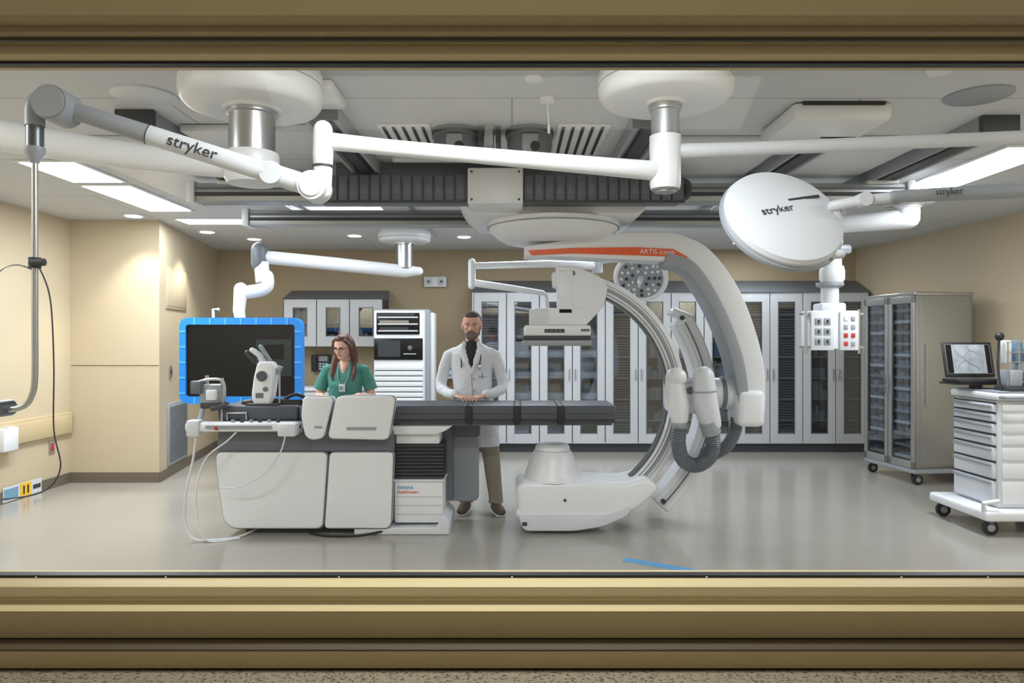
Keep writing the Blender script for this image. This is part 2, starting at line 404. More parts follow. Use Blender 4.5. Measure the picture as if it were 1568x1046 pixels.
for x in (-0.35, 0.11):
    b = B('ceiling_motor_housing'); b.lathe([(0.15, 0), (0.15, -0.05), (0.14, -0.055), (0.14, -0.10), (0.13, -0.15), (0.10, -0.155), (0.05, -0.13)], (x, 4.5, H), MGRAY)
    b.box(x-0.05, x+0.05, 4.34, 4.40, H-0.17, H-0.06, LGRAY, 0.01); b.lathe([(0.152, -0.02), (0.152, -0.035)], (x, 4.5, H), DGRAY); b.cyl((x+0.03, 4.35, H-0.14), (x+0.03, 4.33, H-0.14), 0.03, BLACK); b.done()
b = B('ceiling_bracket'); b.box(-0.165, -0.115, 4.35, 4.6, H-0.13, H, LGRAY, 0.006); b.box(-0.21, -0.18, 4.4, 4.6, H-0.1, H, DGRAY); b.box(-0.10, -0.07, 4.4, 4.6, H-0.1, H, DGRAY); b.done()
for x in (-0.66, 0.44):
    b = B('ceiling_slot_diffuser'); b.box(x-0.16, x+0.16, 4.35, 5.05, H-0.012, H, WHITE, 0.003)
    for i in range(5): b.box(x-0.135+i*0.06, x-0.115+i*0.06, 4.38, 5.02, H-0.016, H-0.008, BLACK)
    b.done()
for x, y in ((-1.97, 3.85), (2.5, 3.85)):
    b = B('ceiling_speaker'); b.lathe([(0.165, 0), (0.165, -0.008), (0.155, -0.012), (0.01, -0.010)], (x, y, H), LGRAY if x > 0 else WHITE2); b.done()
b = B('smoke_detector'); b.lathe([(0.06, 0), (0.06, -0.02), (0.045, -0.035), (0.01, -0.038)], (2.05, 3.45, H), WHITE); b.done()
b = B('sprinkler_cover'); b.lathe([(0.045, 0), (0.045, -0.01), (0.01, -0.012)], (0.11, 3.6, H), WHITE); b.done()
b = B('pull_cord_sensor'); b.lathe([(0.04, 0), (0.04, -0.02), (0.01, -0.022)], (0.19, 3.9, H), WHITE); b.cyl((0.19, 3.9, H), (0.2, 3.9, H-0.15), 0.004, WHITE); b.cyl((0.2, 3.9, H-0.15), (0.2, 3.9, H-0.19), 0.008, WHITE); b.done()
b = B('ceiling_service_hatch'); b.box(1.55, 2.1, 3.95, 4.5, H-0.10, H, WHITE, 0.03); b.box(1.6, 2.05, 3.94, 3.97, H-0.02, H-0.003, BLACK); b.done()
b = B('ceiling_service_hatch'); b.box(-1.45, -0.9, 3.6, 3.92, H-0.06, H, WHITE, 0.02); b.done()
b = B('ceiling_bulkhead'); b.box(-2.02, -1.2, 4.35, 4.9, H-0.05, H, WHITE2, 0.02); b.box(-0.85, 0.65, 5.1, 5.15, H-0.04, H, WHITE2, 0.005)
b.box(-3.0, -2.3, 4.6, 6.8, H-0.03, H, WHITE2, 0.01); b.done()
b = B('ceiling_bulkhead'); b.box(1.0, 1.8, 4.6, 6.5, H-0.03, H, WHITE2, 0.01); b.box(2.1, 2.7, 4.6, 6.5, H-0.03, H, WHITE2, 0.01); b.done()

# ------------------------------------------------------------------ boom mounts
def mount(b, x, y, r, zb, sr, sb, sm):
    b.lathe([(r*0.93, H), (r*0.97, H-0.03), (r, H-0.05), (r, zb+0.06), (r*0.98, zb+0.03), (r*0.93, zb+0.01), (r*0.85, zb), (sr+0.03, zb), (sr+0.025, zb-0.015), (0.02, zb-0.015)], (x, y, 0), WHITE, seg=64)
    b.lathe([(sr+0.012, zb), (sr+0.012, zb-0.03), (sr, zb-0.035), (sr, sb), (sr*0.9, sb-0.008), (0.01, sb-0.01)], (x, y, 0), sm)
    b.lathe([(r*1.003, H-0.105), (r*1.003, H-0.11)], (x, y, 0), LGRAY)

b = B('ceiling_equipment_boom')
mount(b, -1.23, 3.4, 0.325, 2.63, 0.105, 2.40, STEEL)
b.lathe([(0.12, 2.42), (0.125, 2.40), (0.125, 2.30), (0.11, 2.275), (0.01, 2.27)], (-1.23, 3.4, 0), WHITE)
b.tube([(-1.2, 3.4, 2.345), (-1.7, 3.35, 2.385), (-2.3, 3.25, 2.46), (-3.3, 3.0, 2.60)], [0.05, 0.060, 0.070, 0.08], WHITE, seg=24, sm=5, rnd=True)
b.lathe([(0.1, 2.46), (0.1, 2.68), (0.08, 2.70), (0.01, 2.705)], (-3.3, 3.0, 0), WHITE)
b.done()

b = B('surgical_lamp_boom')
mount(b, 0.725, 3.4, 0.315, 2.66, 0.066, 2.25, ALU)
b.lathe([(0.075, 2.64), (0.075, 2.62), (0.066, 2.615)], (0.725, 3.4, 0), STEEL)
b.lathe([(0.07, 2.49), (0.07, 2.485), (0.0665, 2.484)], (0.725, 3.4, 0), DGRAY); b.lathe([(0.07, 2.38), (0.07, 2.37)], (0.725, 3.4, 0), LGRAY)
b.lathe([(0.073, 2.40), (0.073, 2.27), (0.068, 2.25), (0.03, 2.245)], (0.725, 3.4, 0), WHITE); b.lathe([(0.05, 2.25), (0.05, 2.235), (0.01, 2.234)], (0.725, 3.4, 0), ALU)
b.tube([(0.68, 3.39, 2.335), (0.3, 3.27, 2.337), (-0.4, 3.04, 2.34), (-0.76, 2.92, 2.345)], [0.046, 0.040, 0.033, 0.036], WHITE, seg=24, sm=4, rnd=True)
b.tube([(-0.768, 2.92, 2.39), (-0.768, 2.92, 2.29), (-0.768, 2.92, 2.14)], [0.038, 0.041, 0.033], WHITE, rnd=True, seg=24)
b.cyl((-0.768, 2.92, 2.245), (-0.768, 2.92, 2.237), 0.043, DGRAY)
b.cyl((-0.80, 2.86, 2.155), (-0.80, 2.97, 2.155), 0.058, WHITE); b.cyl((-0.80, 2.852, 2.155), (-0.80, 2.86, 2.155), 0.045, WHITE2)
A0 = Vector((-0.80, 2.915, 2.155)); A1 = Vector((-1.73, 2.75, 2.43)); d = A1-A0
b.tube([A0+d*0.02, A0+d*0.22], [(0.042, 0.036)]*2, WHITE2, ref=(0, 0, 1), seg=20)
b.cyl(tuple(A0+d*0.17+Vector((0, -0.04, 0))), tuple(A0+d*0.17+Vector((0, 0.04, 0))), 0.045, WHITE2)
b.tube([A0+d*0.20, A0+d*0.6, A0+d*0.665], [(0.040, 0.034), (0.038, 0.032), (0.038, 0.032)], WHITE2, ref=(0, 0, 1), seg=20, rnd=False)
b.tube([A0+d*0.665, A0+d*0.98], [(0.037, 0.032), (0.034, 0.03)], LGRAY, ref=(0, 0, 1), seg=20, rnd=False)
b.tube([A0+d*0.665, A0+d*0.668], [(0.040, 0.034)]*2, DGRAY, ref=(0, 0, 1), seg=20)
an = math.degrees(math.atan2(-(A1-A0).z, -(A1-A0).x))
mp = A0+d*0.48
b.text('stryker', 0.066, Matrix.Translation((mp.x, mp.y-0.036, mp.z)) @ Matrix.Rotation(math.radians(10), 4, 'Z') @ RX @ Matrix.Rotation(math.radians(an), 4, 'Z'), DGRAY)
b.cyl((-1.73, 2.68, 2.425), (-1.73, 2.80, 2.425), 0.066, LGRAY); b.cyl((-1.73, 2.672, 2.425), (-1.73, 2.68, 2.425), 0.060, LGRAY)
b.tube([(-1.74, 2.74, 2.45), (-1.80, 2.74, 2.45), (-1.82, 2.74, 2.42), (-1.82, 2.74, 2.35)], 0.035, LGRAY, sm=4, seg=20)
b.tube([(-1.82, 2.74, 2.36), (-1.82, 2.74, 2.27)], 0.031, STEELD); b.lathe([(0.036, 2.27), (0.036, 2.25), (0.014, 2.21)], (-1.82, 2.74, 0), LGRAY)
b.tube([(-1.82, 2.74, 2.22), (-1.82, 2.74, 1.9), (-1.82, 2.74, 1.6), (-1.82, 2.74, 1.40), (-1.83, 2.74, 1.33), (-1.86, 2.74, 1.285), (-1.93, 2.74, 1.27), (-2.1, 2.74, 1.27)], 0.0115, STEEL, sm=4)
b.tube([(-1.82, 2.74, 1.85), (-1.82, 2.74, 1.81)], 0.022, DGRAY); b.cyl((-1.82, 2.72, 1.83), (-1.77, 2.72, 1.83), 0.014, DGRAY)
b.cyl((-1.945, 2.70, 1.275), (-1.945, 2.78, 1.275), 0.032, STEELD); b.cyl((-1.945, 2.695, 1.275), (-1.945, 2.70, 1.275), 0.012, BLACK)
b.tube([(-1.80, 2.72, 1.83), (-1.75, 2.72, 1.7), (-1.735, 2.72, 1.45), (-1.735, 2.72, 1.2), (-1.71, 2.72, 1.05), (-1.78, 2.72, 0.96), (-1.95, 2.72, 0.93)], 0.0028, DGRAY, sm=6)
b.tube([(-1.82, 2.74, 1.80), (-1.88, 2.72, 1.82), (-1.95, 2.72, 1.78), (-2.0, 2.72, 1.6), (-1.96, 2.72, 1.29)], 0.003, SSIDE, sm=6)
b.tube([(0.77, 3.4, 2.43), (1.2, 3.35, 2.432), (2.2, 3.2, 2.436), (3.0, 3.1, 2.44)], [0.036, 0.032, 0.030, 0.030], WHITE2, seg=24, sm=4, rnd=True)
b.lathe([(0.074, 2.50), (0.074, 2.40)], (0.725, 3.4, 0), WHITE)
b.tube([(3.0, 3.1, 2.49), (3.0, 3.1, 2.25)], 0.04, WHITE, rnd=True)
b.tube([(3.0, 3.1, 2.28), (2.12, 3.03, 2.165), (1.62, 3.05, 2.145)], [(0.036, 0.03), (0.033, 0.028), (0.026, 0.025)], LGRAY, ref=(0, 0, 1), seg=20, rnd=True)
b.text('stryker', 0.04, Matrix.Translation((1.83, 3.005, 2.158)) @ RX @ Matrix.Rotation(math.radians(3), 4, 'Z'), DGRAY)
b.tube([(1.64, 3.05, 2.145), (1.50, 3.08, 2.135), (1.40, 3.13, 2.12)], [0.022, 0.022, 0.024], WHITE2, rnd=True)
b.cyl((1.50, 3.04, 2.135), (1.50, 3.11, 2.135), 0.030, WHITE2)
nrm = Vector((0.12, -0.84, 0.55)).normalized()
LM = align_z(nrm)
b.lathe([(0.02, 0.045), (0.12, 0.043), (0.22, 0.03), (0.255, 0.018), (0.265, 0.0), (0.262, -0.02)], (1.18, 3.12, 2.07), WHITE2, M=LM, seg=64)
b.lathe([(0.262, -0.015), (0.272, -0.02), (0.275, -0.035), (0.262, -0.05), (0.20, -0.055), (0.01, -0.056)], (1.18, 3.12, 2.07), LGRAY, M=LM, seg=64)
xa = Vector((1, 0.14, 0)); xa = (xa-nrm*xa.dot(nrm)).normalized(); ya = nrm.cross(xa)
TM = Matrix(((xa.x, ya.x, nrm.x, 0), (xa.y, ya.y, nrm.y, 0), (xa.z, ya.z, nrm.z, 0), (0, 0, 0, 1)))
b.text('stryker', 0.055, Matrix.Translation(Vector((1.18, 3.12, 2.07))-xa*0.05+nrm*0.047) @ TM @ Matrix.Rotation(math.radians(12), 4, 'Z'), DGRAY)
b.add(g_box((0.11, 0.055, 0.040), (0.16, 0.014, 0.010), 0.003), DGRAY, Matrix.Translation((1.18, 3.12, 2.07)) @ TM @ Matrix.Rotation(math.radians(12), 4, 'Z'))
b.tube([(1.40, 3.13, 2.12), (1.43, 3.14, 2.05), (1.40, 3.12, 1.95), (1.32, 3.08, 1.88)], 0.014, WHITE2, sm=5)
b.tube([(1.33, 3.06, 1.90), (1.39, 3.04, 1.90)], 0.02, WHITE2, rnd=True)
b.done()

# ------------------------------------------------------------------ display boom + monitor
b = B('display_monitor_boom')
mount(b, -1.27, 8.5, 0.31, 2.70, 0.10, 2.40, STEEL)
b.tube([(-1.10, 8.48, 2.36), (-1.27, 8.5, 2.36), (-2.0, 8.05, 2.40), (-2.68, 7.62, 2.43)], [0.05, 0.075, 0.075, 0.07], WHITE, seg=20, rnd=True)
b.tube([(-2.68, 7.62, 2.50), (-2.68, 7.62, 2.36)], 0.085, MGRAY, rnd=True, seg=24); b.tube([(-2.66, 7.62, 2.37), (-2.64, 7.62, 2.16)], 0.075, WHITE, seg=24)
b.tube([(-2.60, 7.62, 2.22), (-2.60, 7.62, 2.12), (-2.68, 7.6, 2.07), (-2.85, 7.55, 2.04)], 0.07, WHITE, seg=20, sm=4, rnd=True)
b.tube([(-2.85, 7.55, 2.08), (-2.85, 7.5, 1.85), (-2.80, 7.42, 1.72)], [0.07, 0.06, 0.05], WHITE, seg=20, rnd=True)
b.box(-3.0, -2.6, 7.33, 7.45, 1.40, 1.74, WHITE, 0.02)
b.tube([(-3.06, 7.36, 1.7), (-3.06, 7.36, 1.86), (-3.0, 7.36, 1.86)], 0.015, WHITE2)
bo = rrect(-3.345, -2.12, 0.905, 1.77, 0.10); bi = rrect(-3.28, -2.185, 0.975, 1.70, 0.03)
b.add(g_band(bo+[bo[0]], bi+[bi[0]], 7.22, 7.34, 0.0), BLUE)
b.prism(rrect(-3.30, -2.16, 0.95, 1.72, 0.02), 7.25, 7.33, GBLACK)
b.box(-2.58, -2.22, 7.243, 7.25, 1.18, 1.55, SCRG); b.box(-2.5, -2.3, 7.24, 7.244, 1.35, 1.5, GBLACK); b.box(-2.56, -2.4, 7.24, 7.244, 1.25, 1.26, MGRAY)
for i in range(5):
    for x0 in (-3.345, -2.185): b.box(x0+0.0, x0+0.065, 7.215, 7.225, 1.0+i*0.155, 1.02+i*0.155, BLUEL)
for i in range(7):
    for z0 in (0.905, 1.70): b.box(-3.2+i*0.155, -3.18+i*0.155, 7.215, 7.225, z0, z0+0.065, BLUEL)
b.done()

# ------------------------------------------------------------------ C-arm
b = B('ceiling_mounted_c_arm')
Y = 5.94
b.prism([(-0.44, 2.66), (1.12, 2.66), (1.08, 2.60), (0.98, 2.50), (-0.28, 2.50), (-0.40, 2.60)], 5.5, 6.5, WHITE, 0.015)
b.box(-0.35, 1.05, 5.75, 6.45, 2.64, 2.85, WHITE2, 0.01)
b.lathe([(0.54, 2.50), (0.54, 2.47), (0.52, 2.43), (0.46, 2.38), (0.40, 2.345), (0.02, 2.34)], (0.34, Y, 0), WHITE, seg=72)
b.lathe([(0.545, 2.463), (0.545, 2.455)], (0.34, Y, 0), LGRAY, seg=72)
outer = cr([(0.10, 2.30), (0.45, 2.35), (0.80, 2.40), (1.18, 2.415), (1.37, 2.39), (1.60, 2.27), (1.82, 1.978), (1.955, 1.654), (2.035, 1.33), (2.045, 1.006), (2.02, 0.90)], 6)
inner = cr([(0.10, 2.22), (0.40, 2.215), (0.75, 2.20), (1.10, 2.185), (1.28, 2.17), (1.42, 2.12), (1.56, 1.94), (1.70, 1.67), (1.81, 1.36), (1.86, 1.05), (1.865, 0.90)], 6)
b.add(g_band([tuple(p) for p in outer], [tuple(p) for p in inner], Y-0.14, Y+0.14, 0.025), WHITE)
k0 = 22
o2 = []; i2 = []
for p, q in zip(outer[k0:], inner[k0:]):
    o2.append(tuple(q.lerp(p, 0.30))); i2.append(tuple(q+(q-p).normalized()*0.035))
b.add(g_band(o2, i2, Y-0.155, Y+0.155, 0.012), LGRAY)
b.add(g_band([(0.13, 2.265), (0.5, 2.285), (1.0, 2.29), (1.3, 2.275), (1.42, 2.21)], [(0.16, 2.225), (0.5, 2.24), (1.0, 2.225), (1.3, 2.215), (1.38, 2.19)], Y-0.150, Y-0.1, 0), ORANGE)
b.text('ARTIS icono', 0.055, face_cam(1.17, Y-0.153, 2.252, -1), WHITE)
cx, cz, Ro, Ri = 0.40, 1.087, 1.015, 0.885
A = [math.radians(a) for a in [94-i*4 for i in range(50)]]
b.add(g_band([(cx+Ro*math.cos(a), cz+Ro*math.sin(a)) for a in A], [(cx+Ri*math.cos(a), cz+Ri*math.sin(a)) for a in A], Y-0.10, Y+0.10, 0.02), WHITE)
for (r1, r2, mm) in ((0.955, 0.932, LGRAY), (0.975, 0.970, LGRAY), (0.906, 0.901, MGRAY), (0.932, 0.927, MGRAY)):
    b.add(g_band([(cx+r1*math.cos(a), cz+r1*math.sin(a)) for a in A[1:-1]], [(cx+r2*math.cos(a), cz+r2*math.sin(a)) for a in A[1:-1]], Y-0.104, Y-0.09), mm)
b.add(g_band([(cx+0.884*math.cos(a), cz+0.884*math.sin(a)) for a in A[1:-1]], [(cx+0.872*math.cos(a), cz+0.872*math.sin(a)) for a in A[1:-1]], Y-0.06, Y+0.06), STEELD)
b.add(g_band([(cx+1.02*math.cos(a), cz+1.02*math.sin(a)) for a in A[1:-1]], [(cx+1.01*math.cos(a), cz+1.01*math.sin(a)) for a in A[1:-1]], Y-0.06, Y+0.06), STEELD)
cc = cr([(1.44, 1.72), (1.57, 1.44), (1.65, 1.12), (1.66, 0.86), (1.575, 0.58), (1.42, 0.34), (1.25, 0.14)], 6)
b.add(path_band([tuple(p) for p in cc], 0.17, Y+0.10, Y+0.36, 0.02), WHITE)
b.add(path_band([tuple(p) for p in cc[1:-1]], 0.06, Y+0.09, Y+0.12), WHITE2)
b.add(path_band([tuple(p) for p in cc[1:-1]], 0.012, Y+0.085, Y+0.12), MGRAY)
b.add(g_box((1.435, Y+0.23, 1.76), (0.18, 0.24, 0.06), 0.02, rot=(0, math.radians(22), 0)), WHITE)
b.cyl((1.43, Y+0.09, 1.73), (1.43, Y+0.10, 1.73), 0.02, DGRAY); b.cyl((1.27, Y+0.085, 0.19), (1.27, Y+0.10, 0.19), 0.02, DGRAY)
b.cyl((1.40, Y+0.02, 1.10), (1.98, Y+0.02, 1.10), 0.13, WHITE2); b.cyl((1.72, Y+0.02, 1.10), (1.75, Y+0.02, 1.10), 0.14, MGRAY)
b.add(g_box((1.93, Y, 0.99), (0.22, 0.34, 0.30), 0.05, seg=4), WHITE)
b.tube([(1.52, Y-0.24, 1.25), (1.53, Y-0.24, 1.05), (1.58, Y-0.22, 0.88)], [0.085, 0.10, 0.085], WHITE2, rnd=True, seg=24)
b.cyl((1.555, Y-0.24, 0.90), (1.59, Y-0.22, 0.80), 0.075, LGRAY); b.tube([(1.523, Y-0.24, 1.14), (1.5235, Y-0.24, 1.13)], 0.101, LGRAY, seg=24)
b.tube([(1.30, Y-0.2, 1.22), (1.32, Y-0.22, 1.02), (1.335, Y-0.22, 0.92)], [0.075, 0.09, 0.07], WHITE, rnd=True, seg=24)
b.cyl((1.335, Y-0.22, 0.93), (1.335, Y-0.22, 0.84), 0.06, LGRAY)
b.add(g_box((1.42, Y-0.10, 1.08), (0.34, 0.22, 0.26), 0.05, seg=4), WHITE2)
b.ell((1.31, Y-0.21, 1.24), (0.085, 0.085, 0.085), WHITE)
b.cyl((1.42, Y-0.215, 1.14), (1.42, Y-0.20, 1.14), 0.03, MGRAY)
def hose(pts, r):
    p = cr(pts, 16); rr = [r if i % 2 else r*0.88 for i in range(len(p))]; b.add(g_tube(p, rr, 18), MGRAY)
hose([(1.335, Y-0.22, 0.86), (1.325, Y-0.22, 0.72), (1.36, Y-0.23, 0.59), (1.46, Y-0.23, 0.545), (1.56, Y-0.23, 0.60), (1.60, Y-0.22, 0.70), (1.59, Y-0.22, 0.82)], 0.062)
hose([(1.86, Y, 0.90), (1.84, Y, 0.78), (1.77, Y, 0.66), (1.66, Y, 0.60), (1.58, Y-0.05, 0.62)], 0.055)
b.prism([(0.367, 2.14), (0.518, 2.14), (0.70, 2.06), (0.775, 1.97), (0.745, 1.82), (0.60, 1.66), (0.383, 1.654)], Y-0.15, Y+0.15, WHITE, 0.02)
b.box(0.37, 0.49, Y-0.17, Y-0.14, 1.75, 2.10, WHITE, 0.01); b.cyl((0.49, Y-0.16, 2.08), (0.49, Y-0.145, 2.08), 0.02, MGRAY)
b.prism(rounded([(0.20, 1.66), (0.61, 1.66), (0.58, 1.72), (0.56, 1.80), (0.17, 1.80), (0.17, 1.70)], 0.03), Y-0.17, Y+0.17, WHITE, 0.015)
b.box(0.14, 0.30, Y-0.18, Y-0.05, 1.655, 1.79, WHITE2, 0.015)
b.prism(rrect(0.10, 0.63, 1.573, 1.66, 0.02), Y-0.20, Y+0.20, WHITE, 0.012)
b.prism(rrect(0.09, 0.63, 1.535, 1.575, 0.01), Y-0.21, Y+0.21, DGRAY, 0.005)
b.prism(rrect(0.085, 0.635, 1.495, 1.54, 0.012), Y-0.215, Y+0.215, LGRAY, 0.008)
for i in range(4): b.cyl((0.28+0.035*i, Y-0.205, 1.615), (0.28+0.035*i, Y-0.198, 1.615), 0.010, MGRAY)
b.box(0.26, 0.42, Y-0.203, Y-0.199, 1.60, 1.63, DGRAY)
b.box(0.55, 0.62, Y-0.203, Y-0.199, 1.61, 1.63, MGRAY)
b.prism(rounded([(0.03, 0.37), (0.09, 0.415), (0.60, 0.415), (0.92, 0.405), (1.08, 0.46), (1.19, 0.36), (1.0, 0.19), (0.75, 0.08), (0.50, 0.045), (0.09, 0.045), (0.05, 0.15)], 0.08), Y-0.24, Y+0.24, WHITE, 0.06)
b.prism(rounded([(0.04, 0.17), (0.75, 0.17), (0.95, 0.25), (0.93, 0.15), (0.72, 0.06), (0.50, 0.025), (0.09, 0.025)], 0.05), Y-0.25, Y+0.25, WHITE2, 0.03)
b.lathe([(0.25, 0.40), (0.23, 0.43), (0.215, 0.48), (0.195, 0.55), (0.165, 0.61), (0.145, 0.64), (0.14, 0.67), (0.12, 0.685), (0.01, 0.687)], (0.335, Y, 0), WHITE)
b.lathe([(0.149, 0.638), (0.149, 0.632)], (0.335, Y, 0), LGRAY)
b.box(0.08, 0.12, Y-0.257, Y-0.24, 0.07, 0.10, DGRAY, 0.005); b.ell((0.06, Y-0.2, 0.16), (0.04, 0.05, 0.05), WHITE2)
b.cyl((0.42, Y-0.245, 0.27), (0.42, Y-0.238, 0.27), 0.012, DGRAY)
b.done()

# ------------------------------------------------------------------ patient table
b = B('angiography_patient_table')
b.box(-2.30, -1.0, 5.72, 6.18, 0.66, 0.90, MGRAY, 0.02)
b.prism(rrect(-2.335, -0.935, 0.655, 0.83, 0.02), 5.69, 6.22, MGRAY, 0.01)
QA = [(-1.62, 1.108), (-1.378, 1.10), (-1.46, 0.776), (-1.56, 0.766), (-1.605, 0.80), (-1.635, 0.95)]
QB = [(-1.362, 1.108), (-0.90, 1.108), (-0.955, 0.766), (-1.43, 0.776)]
QC = [(-2.335, 0.655), (-1.455, 0.655), (-1.495, 0.055), (-2.205, 0.055), (-2.275, 0.12), (-2.33, 0.50)]
QD = [(-1.438, 0.655), (-0.936, 0.655), (-0.955, 0.09), (-0.985, 0.055), (-1.478, 0.055)]
b.prism(rounded(QC, 0.05), 5.66, 6.25, WHITE, 0.012)
b.prism(rounded(QD, 0.035), 5.66, 6.25, WHITE, 0.012)
b.prism(rounded(QA, 0.045), 5.56, 5.68, WHITE, 0.015)
b.prism(rounded(QB, 0.05), 5.56, 5.68, WHITE, 0.015)
for q in (QA, QB, QC, QD):
    c = sum((Vector(p) for p in q), Vector((0, 0)))/len(q); q2 = [tuple(c+(Vector(p)-c)*1.018) for p in q]
    y0 = 5.575 if c.y > 0.7 else 5.675
    b.prism(rounded(q2, 0.05), y0, y0+0.02, MGRAY)
b.prism(rrect(-1.28, -1.05, 0.845, 0.868, 0.01), 5.553, 5.565, LGRAY); b.prism(rrect(-1.53, -1.47, 0.86, 0.875, 0.005), 5.553, 5.565, LGRAY)
b.box(-0.93, -0.56, 5.76, 6.14, 0.42, 0.72, BLACK)
for i in range(10): b.box(-0.945, -0.545, 5.74, 6.16, 0.435+i*0.028, 0.450+i*0.028, DGRAY, 0.006)
b.box(-0.94, -0.55, 5.73, 6.17, 0.08, 0.43, WHITE, 0.02); b.box(-0.96, -0.54, 5.72, 6.18, 0.41, 0.43, WHITE2, 0.006)
b.prism([(-1.25, 0.0), (-0.50, 0.0), (-0.495, 0.10), (-0.55, 0.16), (-0.60, 0.06), (-1.25, 0.05)], 5.68, 6.2, WHITE2, 0.012)
b.box(-2.15, -1.0, 5.8, 6.15, 0.0, 0.08, DGRAY)
b.box(-0.93, -0.58, 5.75, 6.15, 0.71, 0.80, WHITE, 0.01)
b.prism([(-0.95, 0.86), (-0.47, 0.86), (-0.53, 0.82), (-0.60, 0.79), (-0.95, 0.79)], 5.70, 6.2, WHITE, 0.01)
for i in range(3): b.box(-0.93, -0.56, 5.728, 5.732, 0.15+i*0.07, 0.153+i*0.07, LGRAY)
b.text('SIEMENS', 0.034, face_cam(-0.85, 5.727, 0.365), TAPE); b.text('Healthineers', 0.034, face_cam(-0.83, 5.727, 0.33), ORANGE)
b.prism(rrect(-0.59, -0.285, 0.16, 0.72, 0.05), 6.17, 6.23, LGRAY, 0.01); b.prism(rrect(-0.60, -0.275, 0.72, 0.85, 0.02), 6.12, 6.21, MGRAY, 0.01); b.box(-0.62, -0.5, 6.0, 6.2, 0.2, 0.8, MGRAY)
b.box(-2.33, 0.82, 5.70, 6.20, 0.882, 0.905, DGRAY, 0.008)
for x0, x1 in ((-2.335, -1.70), (-1.69, -0.36), (-0.325, 0.025), (0.06, 0.37), (0.405, 0.83)):
    b.box(x0, x1, 5.69, 6.21, 0.905, 1.022, MATTR, 0.02, seg=3)
for x in (-0.342, 0.042, 0.388): b.box(x-0.025, x+0.025, 5.68, 6.215, 0.87, 1.024, BLACK, 0.008)
b.box(-1.0, 0.80, 5.688, 5.70, 0.955, 0.96, DGRAY)
b.box(-0.9, 0.8, 5.735, 5.75, 0.86, 0.885, STEELD)
b.box(-2.52, -1.68, 5.52, 5.66, 0.835, 0.905, WHITE, 0.02); b.box(-2.50, -2.40, 5.50, 5.60, 0.80, 0.925, WHITE2, 0.015); b.box(-1.80, -1.66, 5.50, 5.66, 0.80, 0.90, WHITE2, 0.015)
b.box(-2.35, -1.85, 5.505, 5.52, 0.86, 0.885, LGRAY); b.box(-2.28, -2.255, 5.50, 5.53, 0.85, 0.88, RED, 0.004); b.box(-1.66, -1.45, 5.62, 5.66, 0.85, 0.875, STEEL)
b.box(-2.33, -1.64, 5.62, 5.72, 0.82, 0.90, LGRAY, 0.01)
for i in range(6): b.cyl((-2.16+i*0.07, 5.56, 0.905), (-2.16+i*0.07, 5.56, 0.925), 0.014, DGRAY if i % 2 else LGRAY)
b.tube([(-2.25, 5.68, 0.91), (-2.25, 5.68, 0.965), (-2.1, 5.68, 0.965), (-2.1, 5.68, 0.91)], 0.01, STEEL)
b.box(-2.47, -2.30, 5.66, 5.80, 1.04, 1.19, LGRAY, 0.02); b.cyl((-2.42, 5.70, 1.0), (-2.42, 5.70, 1.26), 0.015, STEEL); b.cyl((-2.30, 5.70, 0.9), (-2.30, 5.70, 1.24), 0.012, STEEL)
b.box(-2.52, -2.44, 5.62, 5.70, 1.12, 1.22, MGRAY, 0.01); b.tube([(-2.5, 5.66, 1.2), (-2.4, 5.66, 1.23), (-2.28, 5.66, 1.22), (-2.27, 5.66, 1.10)], 0.011, STEEL, sm=4); b.box(-2.40, -2.32, 5.62, 5.67, 1.07, 1.15, WHITE, 0.01)
b.cyl((-2.36, 5.64, 1.0), (-2.25, 5.64, 1.03), 0.022, DGRAY); b.box(-2.46, -2.28, 5.66, 5.80, 1.0, 1.045, DGRAY, 0.01)
b.cyl((-2.46, 5.66, 0.90), (-2.44, 5.70, 1.05), 0.02, LGRAY)
b.prism(rounded([(-2.06, 1.02), (-1.93, 1.02), (-1.915, 1.12), (-1.89, 1.30), (-1.92, 1.37), (-2.03, 1.37), (-2.06, 1.25), (-2.08, 1.10)], 0.03), 5.72, 5.86, WHITE, 0.02)
b.cyl((-1.99, 5.72, 1.25), (-1.99, 5.70, 1.26), 0.04, DGRAY); b.cyl((-1.96, 5.72, 1.15), (-1.96, 5.70, 1.15), 0.018, MGRAY); b.box(-2.04, -1.98, 5.715, 5.725, 1.08, 1.12, MGRAY)
b.tube([(-2.0, 5.78, 1.36), (-2.03, 5.78, 1.42), (-2.09, 5.78, 1.46)], [0.03, 0.025, 0.022], WHITE2, rnd=True); b.tube([(-2.07, 5.78, 1.37), (-2.13, 5.78, 1.44)], 0.022, DGRAY, rnd=True); b.tube([(-1.95, 5.80, 1.37), (-2.03, 5.80, 1.49)], 0.016, LGRAY, rnd=True)
b.cyl((-1.89, 5.78, 1.27), (-1.86, 5.78, 1.33), 0.02, LGRAY); b.cyl((-1.87, 5.78, 1.0), (-1.87, 5.78, 1.28), 0.008, STEEL)
b.tube([(-2.16, 5.82, 1.03), (-1.99, 5.82, 1.045), (-1.80, 5.82, 1.03), (-1.72, 5.82, 1.03)], 0.03, BLACK, rnd=True, sm=3)
b.box(-2.12, -1.86, 5.70, 5.88, 1.015, 1.035, BLACK, 0.008)
b.tube([(-1.85, 5.84, 1.06), (-1.75, 5.84, 1.10), (-1.62, 5.84, 1.04)], 0.014, BLACK, sm=4)
b.tube([(-2.44, 5.55, 0.82), (-2.46, 5.54, 0.62), (-2.50, 5.5, 0.35), (-2.49, 5.48, 0.14), (-2.42, 5.46, 0.03), (-2.28, 5.5, 0.012), (-2.12, 5.6, 0.012), (-2.02, 5.9, 0.03)], 0.008, WHITE2, sm=6, seg=10)
